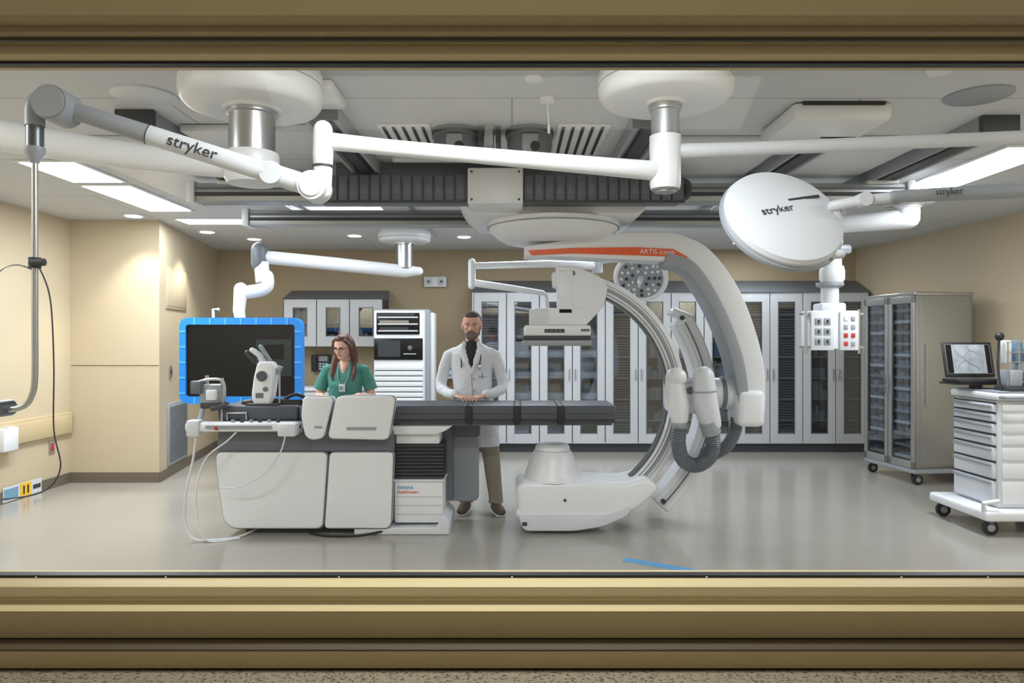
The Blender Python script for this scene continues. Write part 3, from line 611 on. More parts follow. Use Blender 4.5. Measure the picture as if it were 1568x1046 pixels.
b.tube([(-1.74, 5.52, 0.82), (-1.78, 5.52, 0.68), (-1.90, 5.50, 0.52), (-2.08, 5.50, 0.42), (-2.24, 5.50, 0.41)], 0.006, WHITE2, sm=6, seg=10)
b.tube([(-2.13, 5.55, 0.83), (-2.20, 5.54, 0.76), (-2.36, 5.52, 0.62), (-2.42, 5.50, 0.35), (-2.38, 5.46, 0.12), (-2.30, 5.46, 0.012), (-2.1, 5.55, 0.012)], 0.007, WHITE2, sm=6, seg=10)
b.tube([(-1.6, 5.7, 0.012), (-1.45, 5.62, 0.012), (-1.2, 5.62, 0.012), (-1.0, 5.70, 0.03)], 0.010, BLACK, sm=5, seg=10)
b.done()

# ------------------------------------------------------------------ glass door cabinets
def cab_doors(b, x0, n, w, yf, z0, z1, winw, wz0, wz1, depth, shelves, handles=True):
    x1 = x0+n*w
    b.box(x0, x1, yf+depth-0.02, yf+depth, z0, z1, DGRAY); b.box(x0, x1, yf+0.02, yf+depth, z1-0.02, z1, CABW); b.box(x0, x1, yf+0.02, yf+depth, z0, z0+0.02, CABW)
    for i in range(n+1): b.box(x0+i*w-0.01, x0+i*w+0.01, yf+0.022, yf+depth, z0, z1, DGRAY)
    for i in range(n):
        a = x0+i*w+0.006; c = x0+(i+1)*w-0.006; m0 = (a+c)/2-winw/2; m1 = (a+c)/2+winw/2
        b.box(a, m0, yf, yf+0.022, z0+0.004, z1-0.004, CABW, 0.002, 1); b.box(m1, c, yf, yf+0.022, z0+0.004, z1-0.004, CABW, 0.002, 1)
        b.box(m0, m1, yf, yf+0.022, z0+0.004, wz0, CABW); b.box(m0, m1, yf, yf+0.022, wz1, z1-0.004, CABW)
        g = 0.010
        b.box(m0, m0+g, yf-0.003, yf+0.005, wz0, wz1, MGRAY); b.box(m1-g, m1, yf-0.003, yf+0.005, wz0, wz1, MGRAY); b.box(m0, m1, yf-0.003, yf+0.005, wz0, wz0+g, MGRAY); b.box(m0, m1, yf-0.003, yf+0.005, wz1-g, wz1, MGRAY)
        b.box(m0+0.005, m1-0.005, yf+0.010, yf+0.014, wz0, wz1, CGLASS)
        kind = random.choice([1, 1, 2, 0]) if shelves > 3 else 3
        if shelves > 3 and i in (1, 2, 3): kind = 0
        if i in (9, 11) and shelves > 3: kind = 2
        sz = (z1-z0-0.04)/shelves
        for s_ in range(shelves):
            zz = z0+0.02+s_*sz
            b.box(a+0.012, c-0.012, yf+0.05, yf+depth-0.03, zz-0.006, zz+0.006, LGRAY)
            if kind == 0 and (s_ < 5 or i > 3):
                b.add(g_box(((a+c)/2, yf+0.17, zz+0.05), (w*0.8, 0.2, 0.085), 0.01, rot=(0.15, 0, 0)), CONTS[0])
                if random.random() < 0.5: b.box(a+0.08, c-0.14, yf+0.15, yf+0.3, zz+0.09, zz+sz*0.75, random.choice(CONTS))
            elif kind == 1:
                x = a+0.03
                while x < c-0.09:
                    ww = random.uniform(0.04, 0.1); b.box(x, x+ww*0.9, yf+0.10, yf+0.3, zz+0.006, zz+sz*random.uniform(0.3, 0.85), random.choice(CONTS[1:])); x += ww
            elif kind == 2:
                for q in range(7): b.box(a+0.05, c-0.05, yf+0.06, yf+0.08, zz+0.01+q*sz/8, zz+0.018+q*sz/8, LGRAY)
            elif kind == 3:
                x = a+0.05
                while x < c-0.09:
                    ww = random.uniform(0.05, 0.1); b.box(x, x+ww*0.9, yf+0.12, yf+0.28, zz+0.006, zz+sz*random.uniform(0.3, 0.7), random.choice(CONTS)); x += ww
        if handles:
            hx = c-0.035 if i % 2 == 0 else a+0.035
            b.box(hx-0.006, hx+0.006, yf-0.025, yf-0.015, 1.0, 1.15, STEEL); b.box(hx-0.006, hx+0.006, yf-0.02, yf, 1.0, 1.01, STEEL); b.box(hx-0.006, hx+0.006, yf-0.02, yf, 1.14, 1.15, STEEL)
SWAP = Matrix(((0, 1, 0, 0), (1, 0, 0, 0), (0, 0, 1, 0), (0, 0, 0, 1)))
b = B('tall_supply_cabinet')
n = 12; w_ = 0.454; x0 = -0.53; x1 = x0+n*w_
cab_doors(b, x0, n, w_, 9.9, 0.12, 2.21, 0.235, 0.26, 2.08, 0.43, 7)
b.box(x0, x1, 9.95, 10.33, 0, 0.12, DGRAY); b.box(x0-0.02, x0, 9.9, 10.33, 0.0, 2.21, CABW)
bm = g_prism([(9.88, 2.21), (10.33, 2.21), (10.33, 2.40), (10.30, 2.40)], x0-0.02, x1, 0)
bmesh.ops.transform(bm, matrix=SWAP, verts=bm.verts); bmesh.ops.recalc_face_normals(bm, faces=bm.faces)
b.add(bm, MGRAY); b.done(ang=30)
b = B('wall_supply_cabinet')
cab_doors(b, -3.15, 3, 0.455, 9.9, 1.46, 2.115, 0.20, 1.60, 2.0, 0.44, 2, False)
bm = g_prism([(9.88, 2.115), (10.34, 2.115), (10.34, 2.26), (10.31, 2.26)], -3.16, -1.77, 0)
bmesh.ops.transform(bm, matrix=SWAP, verts=bm.verts); bmesh.ops.recalc_face_normals(bm, faces=bm.faces)
b.add(bm, MGRAY); b.done(ang=30)
b = B('base_counter_cabinet'); b.box(-3.4, -1.80, 9.75, 10.33, 0.08, 0.86, CABW, 0.005); b.box(-3.4, -1.8, 9.8, 10.33, 0, 0.08, DGRAY); b.box(-3.42, -1.79, 9.72, 10.33, 0.86, 0.90, WHITE2, 0.006)
for i in range(3): b.box(-3.38+i*0.53, -2.87+i*0.53, 9.735, 9.752, 0.11, 0.84, CABW, 0.004); b.box(-3.2+i*0.53, -3.05+i*0.53, 9.71, 9.72, 0.78, 0.79, STEEL)
b.done()
b = B('wall_telephone'); b.box(-2.87, -2.60, 10.25, 10.35, 1.10, 1.34, DGRAY, 0.015); b.box(-2.85, -2.78, 10.21, 10.26, 1.12, 1.32, BLACK, 0.02); b.box(-2.75, -2.63, 10.235, 10.25, 1.25, 1.32, LGRAY)
for i in range(3):
    for j in range(3): b.box(-2.75+i*0.045, -2.72+i*0.045, 10.24, 10.25, 1.13+j*0.035, 1.15+j*0.035, WHITE2)
b.done()
b = B('paper_towel_box'); b.box(-3.3, -3.0, 9.95, 10.2, 0.9, 1.0, WHITE, 0.01); b.box(-3.25, -3.05, 9.94, 9.952, 0.92, 0.98, PBLUE); b.done()

b = B('medication_dispensing_tower')
b.box(-1.75, -1.05, 9.1, 9.68, 0.0, 1.94, LGRAY, 0.02)
b.box(-1.735, -1.10, 9.02, 9.12, 0.04, 1.92, WHITE, 0.012)
b.box(-1.70, -1.16, 9.005, 9.03, 1.62, 1.89, GBLACK, 0.004)
for i in range(3): b.box(-1.68, -1.18, 8.998, 9.006, 1.655+i*0.085, 1.672+i*0.085, WHITE2); b.box(-1.66, -1.3+random.random()*0.08, 8.999, 9.006, 1.675+i*0.085, 1.71+i*0.085, random.choice(CONTS))
b.box(-1.73, -1.12, 9.0, 9.03, 1.30, 1.57, GBLACK, 0.006); b.box(-1.68, -1.40, 8.995, 9.005, 1.34, 1.54, DGRAY)
b.box(-1.36, -1.20, 8.995, 9.005, 1.37, 1.38, WHITE2); b.ell((-1.28, 9.0, 1.45), (0.03, 0.006, 0.03), MGRAY)
for i in range(9):
    z = 1.22-i*0.067; b.box(-1.72, -1.12, 8.99, 9.03, z-0.05, z+0.006, WHITE, 0.006); b.box(-1.72, -1.12, 9.01, 9.025, z-0.062, z-0.05, DGRAY)
for i in range(3): z = 0.56-i*0.17; b.box(-1.72, -1.12, 8.99, 9.03, z-0.15, z+0.006, WHITE, 0.006)
b.box(-1.05, -1.0, 9.2, 9.5, 0.6, 1.9, WHITE, 0.01); b.done()
b = B('glove_dispenser'); b.box(-1.0, -0.80, 10.2, 10.345, 1.0, 1.28, WHITE, 0.015)
for i in range(3): b.ell((-0.90, 10.2, 1.05+i*0.09), (0.05, 0.01, 0.018), PBLUE)
b.done()
b = B('emergency_light'); b.box(-1.26, -0.94, 10.28, 10.35, 2.31, 2.46, WHITE, 0.015)
for x in (-1.19, -1.01): b.lathe([(0.045, 0), (0.05, 0.02), (0.035, 0.03), (0.01, 0.025)], (x, 10.28, 2.385), WHITE2, M=RX); b.ell((x, 10.248, 2.385), (0.022, 0.01, 0.022), MGRAY)
b.done()

# ------------------------------------------------------------------ exam lamp + shield arms
b = B('ceiling_exam_lamp')
mount(b, 0.95, 8.0, 0.26, 2.74, 0.06, 2.30, WHITE2)
b.tube([(0.95, 8.0, 2.37), (0.4, 7.85, 2.38), (-0.42, 7.70, 2.34)], [0.045, 0.04, 0.035], WHITE, rnd=True, seg=20)
b.tube([(-0.43, 7.70, 2.38), (-0.43, 7.70, 2.13)], 0.04, WHITE, rnd=True)
b.tube([(-0.43, 7.70, 2.16), (0.0, 7.70, 2.10), (0.33, 7.70, 2.05)], [(0.04, 0.035), (0.035, 0.03), (0.028, 0.028)], WHITE, ref=(0, 0, 1), rnd=True, seg=20)
b.tube([(0.33, 7.70, 2.05), (0.37, 7.70, 2.03), (0.38, 7.70, 1.90)], 0.022, WHITE2, rnd=True)
b.tube([(0.95, 8.0, 2.42), (1.15, 7.9, 2.44), (1.38, 7.85, 2.42)], 0.035, WHITE, rnd=True)
b.tube([(1.38, 7.85, 2.45), (1.40, 7.85, 2.30)], 0.03, WHITE2, rnd=True)
n2 = align_z((-0.25, -0.80, -0.55)); c0 = (1.39, 7.75, 2.225)
b.lathe([(0.01, -0.09), (0.16, -0.085), (0.26, -0.05), (0.29, -0.01), (0.295, 0.02), (0.27, 0.035), (0.245, 0.03)], c0, WHITE, M=n2, seg=56)
b.lathe([(0.245, 0.028), (0.24, 0.033), (0.01, 0.034)], c0, LGRAY, M=n2, seg=56)
LMm = Matrix.Translation(c0) @ n2
for ring, cnt in ((0.205, 16), (0.15, 12), (0.09, 7)):
    for i in range(cnt):
        a = 2*math.pi*i/cnt; p = LMm @ Vector((ring*math.cos(a), ring*math.sin(a), 0.036)); b.ell(tuple(p), (0.018, 0.018, 0.018), WHITE if i % 3 else DGRAY)
b.tube([LMm @ Vector((0, 0, 0.03)), LMm @ Vector((0, 0, 0.12))], [0.035, 0.025], WHITE, rnd=True)
b.done()

# ------------------------------------------------------------------ service pendant on the right
b = B('ceiling_service_pendant')
mount(b, 3.45, 6.25, 0.22, 2.72, 0.09, 2.62, WHITE2)
b.tube([(3.45, 6.25, 2.60), (3.2, 6.45, 2.60), (2.95, 6.6, 2.60)], [0.09, 0.08, 0.08], WHITE, seg=20, rnd=True)
b.tube([(2.95, 6.6, 2.62), (2.95, 6.6, 2.42)], 0.085, WHITE, seg=24)
b.add(g_box((2.97, 6.6, 2.37), (0.25, 0.16, 0.09), 0.03), LGRAY)
b.tube([(2.95, 6.6, 2.35), (2.95, 6.6, 2.22)], 0.075, WHITE, seg=24); b.lathe([(0.10, 2.22), (0.11, 2.18), (0.11, 2.10), (0.085, 2.06)], (2.94, 6.6, 0), WHITE); b.tube([(2.92, 6.6, 2.10), (2.92, 6.6, 1.80)], 0.078, WHITE2, seg=24)
b.lathe([(0.12, 2.07), (0.12, 2.04), (0.08, 2.02)], (2.92, 6.6, 0), LGRAY); b.box(2.80, 3.03, 6.5, 6.7, 1.79, 1.88, WHITE2, 0.02)
b.box(2.70, 3.13, 6.48, 6.72, 1.46, 1.81, WHITE, 0.015); b.box(2.69, 2.90, 6.46, 6.5, 1.45, 1.80, WHITE2, 0.008); b.box(2.95, 3.12, 6.46, 6.5, 1.45, 1.80, WHITE2, 0.008)
for i in range(2):
    for j in range(3): b.box(2.725+i*0.08, 2.785+i*0.08, 6.452, 6.46, 1.50+j*0.09, 1.56+j*0.09, LGRAY, 0.004); b.box(2.745+i*0.08, 2.765+i*0.08, 6.448, 6.454, 1.515+j*0.09, 1.545+j*0.09, DGRAY)
for j, mm in enumerate((RED, RED, LGRAY, WHITE)): b.box(2.985, 3.02, 6.452, 6.46, 1.49+j*0.075, 1.53+j*0.075, mm, 0.004)
for j, mm in enumerate((LGRAY, RED, LGRAY, LGRAY)): b.box(3.05, 3.085, 6.452, 6.46, 1.49+j*0.075, 1.53+j*0.075, mm, 0.004)
for x in (2.66, 3.14): b.tube([(x, 6.5, 1.82), (x, 6.5, 1.42)], 0.012, STEEL); b.box(x-0.02, x+0.04, 6.5, 6.6, 1.77, 1.79, STEEL); b.box(x-0.02, x+0.04, 6.5, 6.6, 1.47, 1.49, STEEL)
b.done()

# ------------------------------------------------------------------ stainless glass cabinet on casters
def caster(b, x, y, r=0.05, m=None):
    b.cyl((x, y-0.015, r), (x, y+0.015, r), r, BLACK); b.cyl((x, y-0.018, r), (x, y+0.018, r), r*0.5, m or LGRAY); b.box(x-0.02, x+0.02, y-0.025, y+0.025, r*1.4, r*2+0.05, STEELD, 0.006)
b = B('stainless_catheter_cabinet')
w1, d1, z0, z1 = 0.66, 0.86, 0.17, 2.02
b.box(0, w1, 0, 0.02, z0, z1, SSIDE, 0.004); b.box(0, w1, d1-0.02, d1, z0, z1, SSIDE); b.box(w1-0.02, w1, 0, d1, z0, z1, SSIDE); b.box(0, w1, 0, d1, z0, z0+0.03, SSIDE); b.box(-0.02, w1+0.01, -0.01, d1+0.01, z1, z1+0.04, STEEL, 0.008)
b.box(0.04, w1-0.04, -0.006, 0.0, z0+0.05, z1-0.05, SSIDE, 0.003); b.box(-0.02, w1, -0.005, d1, z0-0.05, z0, LGRAY, 0.01)
for k in range(2):
    ya = 0.005+k*0.43; yb = ya+0.42
    b.box(-0.025, 0.0, ya, ya+0.055, z0, z1, SSIDE, 0.004); b.box(-0.025, 0.0, yb-0.055, yb, z0, z1, SSIDE, 0.004); b.box(-0.025, 0.0, ya, yb, z0, z0+0.08, SSIDE, 0.004); b.box(-0.025, 0.0, ya, yb, z1-0.08, z1, SSIDE, 0.004)
    b.box(-0.014, -0.01, ya+0.05, yb-0.05, z0+0.07, z1-0.07, CGLASS)
    for s_ in range(14):
        zz = z0+0.1+s_*0.122
        b.box(0.03, w1-0.04, ya+0.03, yb-0.03, zz-0.004, zz+0.002, LGRAY); b.box(0.02, 0.03, ya+0.04, yb-0.04, zz-0.003, zz+0.028, CONTS[1] if (s_+k) % 3 else CONTS[0])
        for q in range(3): b.box(0.06, 0.3, ya+0.05+q*0.11, ya+0.14+q*0.11, zz, zz+random.uniform(0.04, 0.09), random.choice(CONTS[1:4]))
b.box(-0.045, -0.035, 0.395, 0.405, 0.95, 1.15, STEEL); b.box(-0.045, -0.035, 0.455, 0.465, 0.95, 1.15, STEEL); b.box(-0.04, -0.02, 0.395, 0.465, 1.03, 1.05, STEEL)
b.tube([(0.10, -0.035, 0.85), (0.10, -0.035, 1.5)], 0.008, STEEL); b.box(0.09, 0.11, -0.04, 0, 0.85, 0.87, STEEL); b.box(0.09, 0.11, -0.04, 0, 1.48, 1.50, STEEL)
for x in (0.05, w1-0.06):
    for y in (0.05, d1-0.06): caster(b, x, y, 0.055)
b.done(Matrix.Translation((4.29, 7.62, 0)) @ Matrix.Rotation(math.radians(8), 4, 'Z'))

# ------------------------------------------------------------------ drawer cart with laptop
b = B('medical_drawer_cart')
b.box(3.87, 4.45, 5.72, 6.28, 0.20, 1.06, WHITE2, 0.02)
b.box(3.845, 4.48, 5.69, 6.31, 1.06, 1.12, WHITE, 0.02); b.box(3.86, 4.46, 5.70, 6.30, 1.118, 1.13, LGRAY)
zz = 0.22
for h in (0.20, 0.14, 0.12, 0.09, 0.09, 0.075, 0.075):
    b.box(3.845, 3.875, 5.745, 6.255, zz+0.006, zz+h-0.004, WHITE2, 0.008); b.box(3.825, 3.85, 5.76, 6.24, zz+h-0.035, zz+h-0.012, LGRAY, 0.008); b.box(3.85, 3.872, 5.74, 6.26, zz+h-0.006, zz+h+0.006, DGRAY); zz += h+0.004
    b.box(3.90, 4.42, 5.71, 5.722, zz-h+0.01, zz-0.01, WHITE, 0.004)
b.prism(rrect(3.70, 4.55, 0.12, 0.20, 0.03), 5.60, 6.38, WHITE, 0.02)
b.tube([(3.72, 5.66, 0.20), (3.70, 5.64, 0.26), (3.80, 5.62, 0.28)], 0.018, WHITE, rnd=True)
for x in (3.78, 4.48):
    for y in (5.68, 6.30): caster(b, x, y, 0.06)
b.box(3.86, 3.88, 5.80, 5.86, 0.96, 1.02, RED, 0.004)
b.tube([(3.87, 5.70, 1.09), (3.87, 5.64, 1.09), (4.0, 5.62, 1.09), (4.4, 5.62, 1.09)], 0.014, LGRAY)
b.done()
b = B('laptop_computer')
b.box(3.72, 4.14, 6.03, 6.26, 1.165, 1.185, DGRAY, 0.006); b.cyl((3.97, 6.15, 1.13), (3.97, 6.15, 1.17), 0.05, DGRAY)
b.add(g_box((3.935, 6.09, 1.20), (0.44, 0.24, 0.025), 0.008), BLACK)
for i in range(12):
    for j in range(4): b.box(3.74+i*0.032, 3.765+i*0.032, 5.985+j*0.035, 6.013+j*0.035, 1.212, 1.217, DGRAY)
MS = Matrix.Translation((3.955, 6.20, 1.22)) @ Matrix.Rotation(math.radians(-12), 4, 'X')
b.add(g_box((0, 0, 0.155), (0.43, 0.018, 0.31), 0.012), BLACK, MS.copy())
b.add(g_box((0, -0.0105, 0.16), (0.385, 0.002, 0.255), 0), SCREENX, MS.copy())
b.add(g_box((-0.165, -0.0115, 0.16), (0.05, 0.002, 0.25), 0), GBLACK, MS.copy()); b.add(g_box((0.17, -0.0115, 0.16), (0.04, 0.002, 0.25), 0), GBLACK, MS.copy())
for br in ([(-0.02, 0.05), (0.0, 0.12), (-0.04, 0.17), (0.02, 0.23), (0.1, 0.2)], [(0.0, 0.12), (0.05, 0.10), (0.09, 0.06)], [(-0.04, 0.17), (-0.09, 0.20), (-0.11, 0.25)], [(0.02, 0.23), (0.0, 0.26)], [(-0.03, 0.15), (-0.08, 0.12), (-0.10, 0.07)]):
    b.tube([MS @ Vector((x, -0.012, z)) for x, z in br], 0.0018, MGRAY, sm=5, seg=6)
b.done()
b = B('ultrasound_probe_holder')
b.box(3.98, 4.36, 5.74, 5.94, 1.131, 1.17, DGRAY, 0.01)
for i in range(3): b.box(4.0+i*0.12, 4.10+i*0.12, 5.76, 5.93, 1.17, 1.30+0.05*i, LGRAY, 0.01)
for i in range(5): b.cyl((3.99+i*0.09, 5.78, 1.17), (3.99+i*0.09, 5.78, 1.52), 0.006, STEEL)
for j in range(5): b.box(3.98, 4.36, 5.775, 5.785, 1.20+j*0.08, 1.208+j*0.08, STEEL)
for i in range(4): b.box(4.0+i*0.09, 4.06+i*0.09, 5.83, 5.89, 1.35, 1.54, random.choice(CONTS[:3]), 0.01)
b.tube([(3.97, 5.84, 1.14), (3.95, 5.84, 1.35), (3.96, 5.84, 1.55)], 0.010, DGRAY, sm=4); b.ell((3.95, 5.82, 1.57), (0.035, 0.03, 0.035), BLACK)
b.done()
b = B('floor_tape'); b.add(g_box((0, 0, 0.001), (0.66, 0.085, 0.002)), TAPE); b.done(Matrix.Translation((1.07, 4.87, 0)) @ Matrix.Rotation(math.radians(-32), 4, 'Z'))
b = B('floor_tape'); b.add(g_box((0, 0, 0.001), (0.35, 0.05, 0.002)), TAPE); b.done(Matrix.Translation((1.30, 7.2, 0)) @ Matrix.Rotation(math.radians(10), 4, 'Z'))

# ------------------------------------------------------------------ people
def head(parts, M, skin, hairm, male=True):
    def a(bm, m): bmesh.ops.transform(bm, matrix=M, verts=bm.verts); parts.append((bm, m))
    a(g_ell((0, 0.01, 0.145), (0.077, 0.094, 0.095)), skin)
    a(g_ell((0, -0.018, 0.085), (0.064, 0.072, 0.078)), skin)
    a(g_ell((0, -0.045, 0.035), (0.040, 0.040, 0.030)), skin)
    a(g_ell((0, -0.078, 0.141), (0.050, 0.012, 0.010)), skin)
    for sx in (-1, 1):
        a(g_ell((sx*0.036, -0.060, 0.095), (0.026, 0.024, 0.022)), skin)
        a(g_ell((sx*0.078, 0.012, 0.110), (0.010, 0.020, 0.032), rot=(0.2, 0, 0)), skin)
    a(g_tube([(0, -0.086, 0.130), (0, -0.098, 0.105), (0, -0.106, 0.090)], [0.007, 0.010, 0.013], 12, rnd=True), skin)
    for sx in (-1, 1): a(g_ell((sx*0.012, -0.095, 0.087), (0.009, 0.010, 0.008)), skin)
def face_extras(b, M, male, hairm):
    for sx in (-1, 1):
        b.add(g_ell((sx*0.030, -0.083, 0.122), (0.0115, 0.007, 0.0055)), EYEW, M.copy()); b.add(g_ell((sx*0.030, -0.0885, 0.122), (0.0055, 0.003, 0.005)), EYE, M.copy())
        b.add(g_tube([(sx*0.046, -0.082, 0.138), (sx*0.032, -0.091, 0.142), (sx*0.016, -0.092, 0.139)], [0.002, 0.003, 0.0028], 8, rnd=True), hairm, M.copy())
        b.add(g_tube([(sx*0.044, -0.083, 0.127), (sx*0.030, -0.092, 0.1285), (sx*0.017, -0.088, 0.126)], [0.0015, 0.002, 0.0015], 6, rnd=True), EYE if not male else SKIN, M.copy())

def hand(parts, wrist, d, n, side, skin, s=1.0):
    w = Vector(wrist); d = Vector(d).normalized(); n = Vector(n); n = (n-d*n.dot(d)).normalized(); l = d.cross(n)*side
    parts.append((g_tube([w-d*0.03, w, w+d*0.035*s, w+d*0.085*s], [(0.022*s, 0.027*s), (0.020*s, 0.027*s), (0.016*s, 0.038*s), (0.012*s, 0.041*s)], 20, ref=tuple(n), rnd=True), skin))
    for j, L in enumerate((0.066, 0.074, 0.070, 0.054)):
        o = (1.5-j)*0.0215*s; k = w+d*(0.082-0.004*abs(j-1))*s+l*o
        dd = (d+l*(1.5-j)*0.09).normalized()
        p = [k-d*0.02*s, k, k+dd*L*0.45*s+n*0.004*s, k+dd*L*0.78*s-n*0.010*s, k+dd*L*0.95*s-n*0.024*s]
        parts.append((g_tube(p, [0.009*s, 0.009*s, 0.0085*s, 0.0078*s, 0.007*s], 12, rnd=True), skin))
    t = [w+d*0.018*s+l*0.02*s, w+d*0.045*s+l*0.048*s, w+d*0.075*s+l*0.058*s-n*0.006*s, w+d*0.098*s+l*0.055*s-n*0.014*s]
    parts.append((g_tube(t, [0.014*s, 0.0125*s, 0.0095*s, 0.008*s], 12, rnd=True), skin))

def build_person(name, parts, loc, extras, voxel=0.005):
    byM = {}; allbm = bmesh.new()
    for bm, m in parts:
        bmesh.ops.triangulate(bm, faces=bm.faces[:])
        byM.setdefault(m, bmesh.new())
        for tgt in (allbm, byM[m]):
            dd = {v: tgt.verts.new(v.co) for v in bm.verts}
            for f in bm.faces: tgt.faces.new([dd[v] for v in f.verts])
        bm.free()
    me = bpy.data.meshes.new('tmp'); allbm.to_mesh(me); o = bpy.data.objects.new('tmp', me); S.collection.objects.link(o)
    r = o.modifiers.new('r', 'REMESH'); r.mode = 'VOXEL'; r.voxel_size = voxel
    sm = o.modifiers.new('s', 'SMOOTH'); sm.iterations = 3; sm.factor = 0.5
    dg = bpy.context.evaluated_depsgraph_get(); out = bpy.data.meshes.new_from_object(o.evaluated_get(dg)); bpy.data.objects.remove(o)
    bm = bmesh.new(); bm.from_mesh(out)
    trees = [(m, BVHTree.FromBMesh(q)) for m, q in byM.items()]
    b = B(name); b.mats = [m for m, _ in trees]; vm = {}
    for v in bm.verts:
        c = v.co.copy(); c.z = max(c.z, 0.0); vm[v] = b.bm.verts.new(c)
    for f in bm.faces:
        c = f.calc_center_median(); best = None; bi = 0
        for i, (m, t) in enumerate(trees):
            h = t.find_nearest(c)
            if h[0] is not None and (best is None or h[3] < best): best = h[3]; bi = i
        nf = b.bm.faces.new([vm[v] for v in f.verts]); nf.material_index = bi; nf.smooth = True
    bm.free(); extras(b)
    return b.done(Matrix.Translation(loc), ang=60)

P = []
P.append((g_rings([(0.05, 0.01, 0.60, 0.20, 0.14), (0.05, 0.01, 0.70, 0.195, 0.135), (0.03, 0.01, 0.90, 0.18, 0.132), (0.01, 0.01, 1.08, 0.168, 0.122), (0, 0.01, 1.22, 0.178, 0.13), (0, 0.01, 1.34, 0.192, 0.13), (0, 0.012, 1.42, 0.195, 0.115), (0, 0.015, 1.46, 0.185, 0.09), (0, 0.015, 1.49, 0.13, 0.075), (0, 0.012, 1.53, 0.070, 0.066)]), COAT))
for sx in (-1, 1):
    P.append((g_tube([Vector((sx*0.155, 0.015, 1.43)), Vector((sx*0.205, 0.015, 1.405)), Vector((sx*0.245, 0.02, 1.30)), Vector((sx*0.278, 0.02, 1.16)), Vector((sx*0.266, -0.03, 1.105)), Vector((sx*0.20, -0.14, 1.075)), Vector((sx*0.135, -0.225, 1.07))], [0.050, 0.056, 0.054, 0.050, 0.049, 0.044, 0.040], 20, rnd=True), COAT))
    P.append((g_tube([Vector((sx*0.150, -0.203, 1.0715)), Vector((sx*0.130, -0.231, 1.0695))], [0.046, 0.044], 20), COAT))
    hand(P, (sx*0.118, -0.245, 1.062), (-sx*0.62, -0.55, -0.12), (0, -0.1, 1), sx, SKIN)
    P.append((g_tube(cr([(sx*0.060, -0.055, 1.525), (sx*0.078, -0.098, 1.45), (sx*0.048, -0.130, 1.36), (0.008, -0.139, 1.25)], 4), [(0.012, 0.020)]*4+[(0.013, 0.032)]*5+[(0.012, 0.016)]*4, 12, ref=(0, 1, 0.3), rnd=True), COAT))
P.append((g_tube([(0.0, -0.118, 1.27), (0, -0.100, 1.38), (0, -0.082, 1.46), (0, -0.056, 1.52)], [(0.02, 0.006), (0.022, 0.032), (0.022, 0.05), (0.02, 0.05)], 16, ref=(0, 1, 0), rnd=True), SHIRT))
P.append((g_tube([(0, 0.01, 1.47), (0, 0.005, 1.535)], [0.078, 0.066], 24), SHIRT))
P.append((g_tube([(0, 0.015, 1.47), (0, 0.008, 1.53), (0, 0.0, 1.60)], [0.058, 0.058, 0.058], 20), SKIN))
HM = Matrix.Translation((0, -0.005, 1.552)) @ Matrix.Rotation(math.radians(4), 4, 'X') @ Matrix.Diagonal((1.09, 1.05, 1.03, 1))
head(P, HM, SKIN, HAIRM)
def ah(bm, m, M=HM): bmesh.ops.transform(bm, matrix=M, verts=bm.verts); P.append((bm, m))
ah(g_ell((0, 0.026, 0.165), (0.079, 0.090, 0.082)), HAIRM); ah(g_ell((0, -0.026, 0.208), (0.058, 0.056, 0.034)), HAIRM)
ah(g_ell((0, -0.036, 0.043), (0.056, 0.057, 0.050)), BEARD)
for sx in (-1, 1): ah(g_ell((sx*0.059, -0.012, 0.075), (0.012, 0.03, 0.045)), BEARD); ah(g_tube([(0, -0.096, 0.074), (sx*0.018, -0.093, 0.071), (sx*0.032, -0.084, 0.052)], [0.006, 0.008, 0.008], 10, rnd=True), BEARD)
for (hx, kx, ax, ay, tx) in ((-0.045, -0.05, -0.055, 0.03, -0.03), (0.135, 0.175, 0.215, 0.0, 0.05)):
    P.append((g_tube([(hx, 0.01, 0.92), (hx, 0.01, 0.75), (kx, 0.0, 0.50), ((kx+ax)/2, 0.01, 0.3), (ax, ay, 0.14), (ax, ay-0.01, 0.085)], [0.095, 0.095, 0.078, 0.070, 0.063, 0.066], 20, rnd=False), KHAKI))
    P.append((g_tube([(ax-tx*0.3, ay+0.055, 0.045), (ax, ay, 0.055), (ax+tx*0.6, ay-0.09, 0.045), (ax+tx, ay-0.16, 0.038)], [(0.045, 0.036), (0.058, 0.042), (0.046, 0.048), (0.034, 0.042)], 18, ref=(0, 0, 1), rnd=True), SHOE))
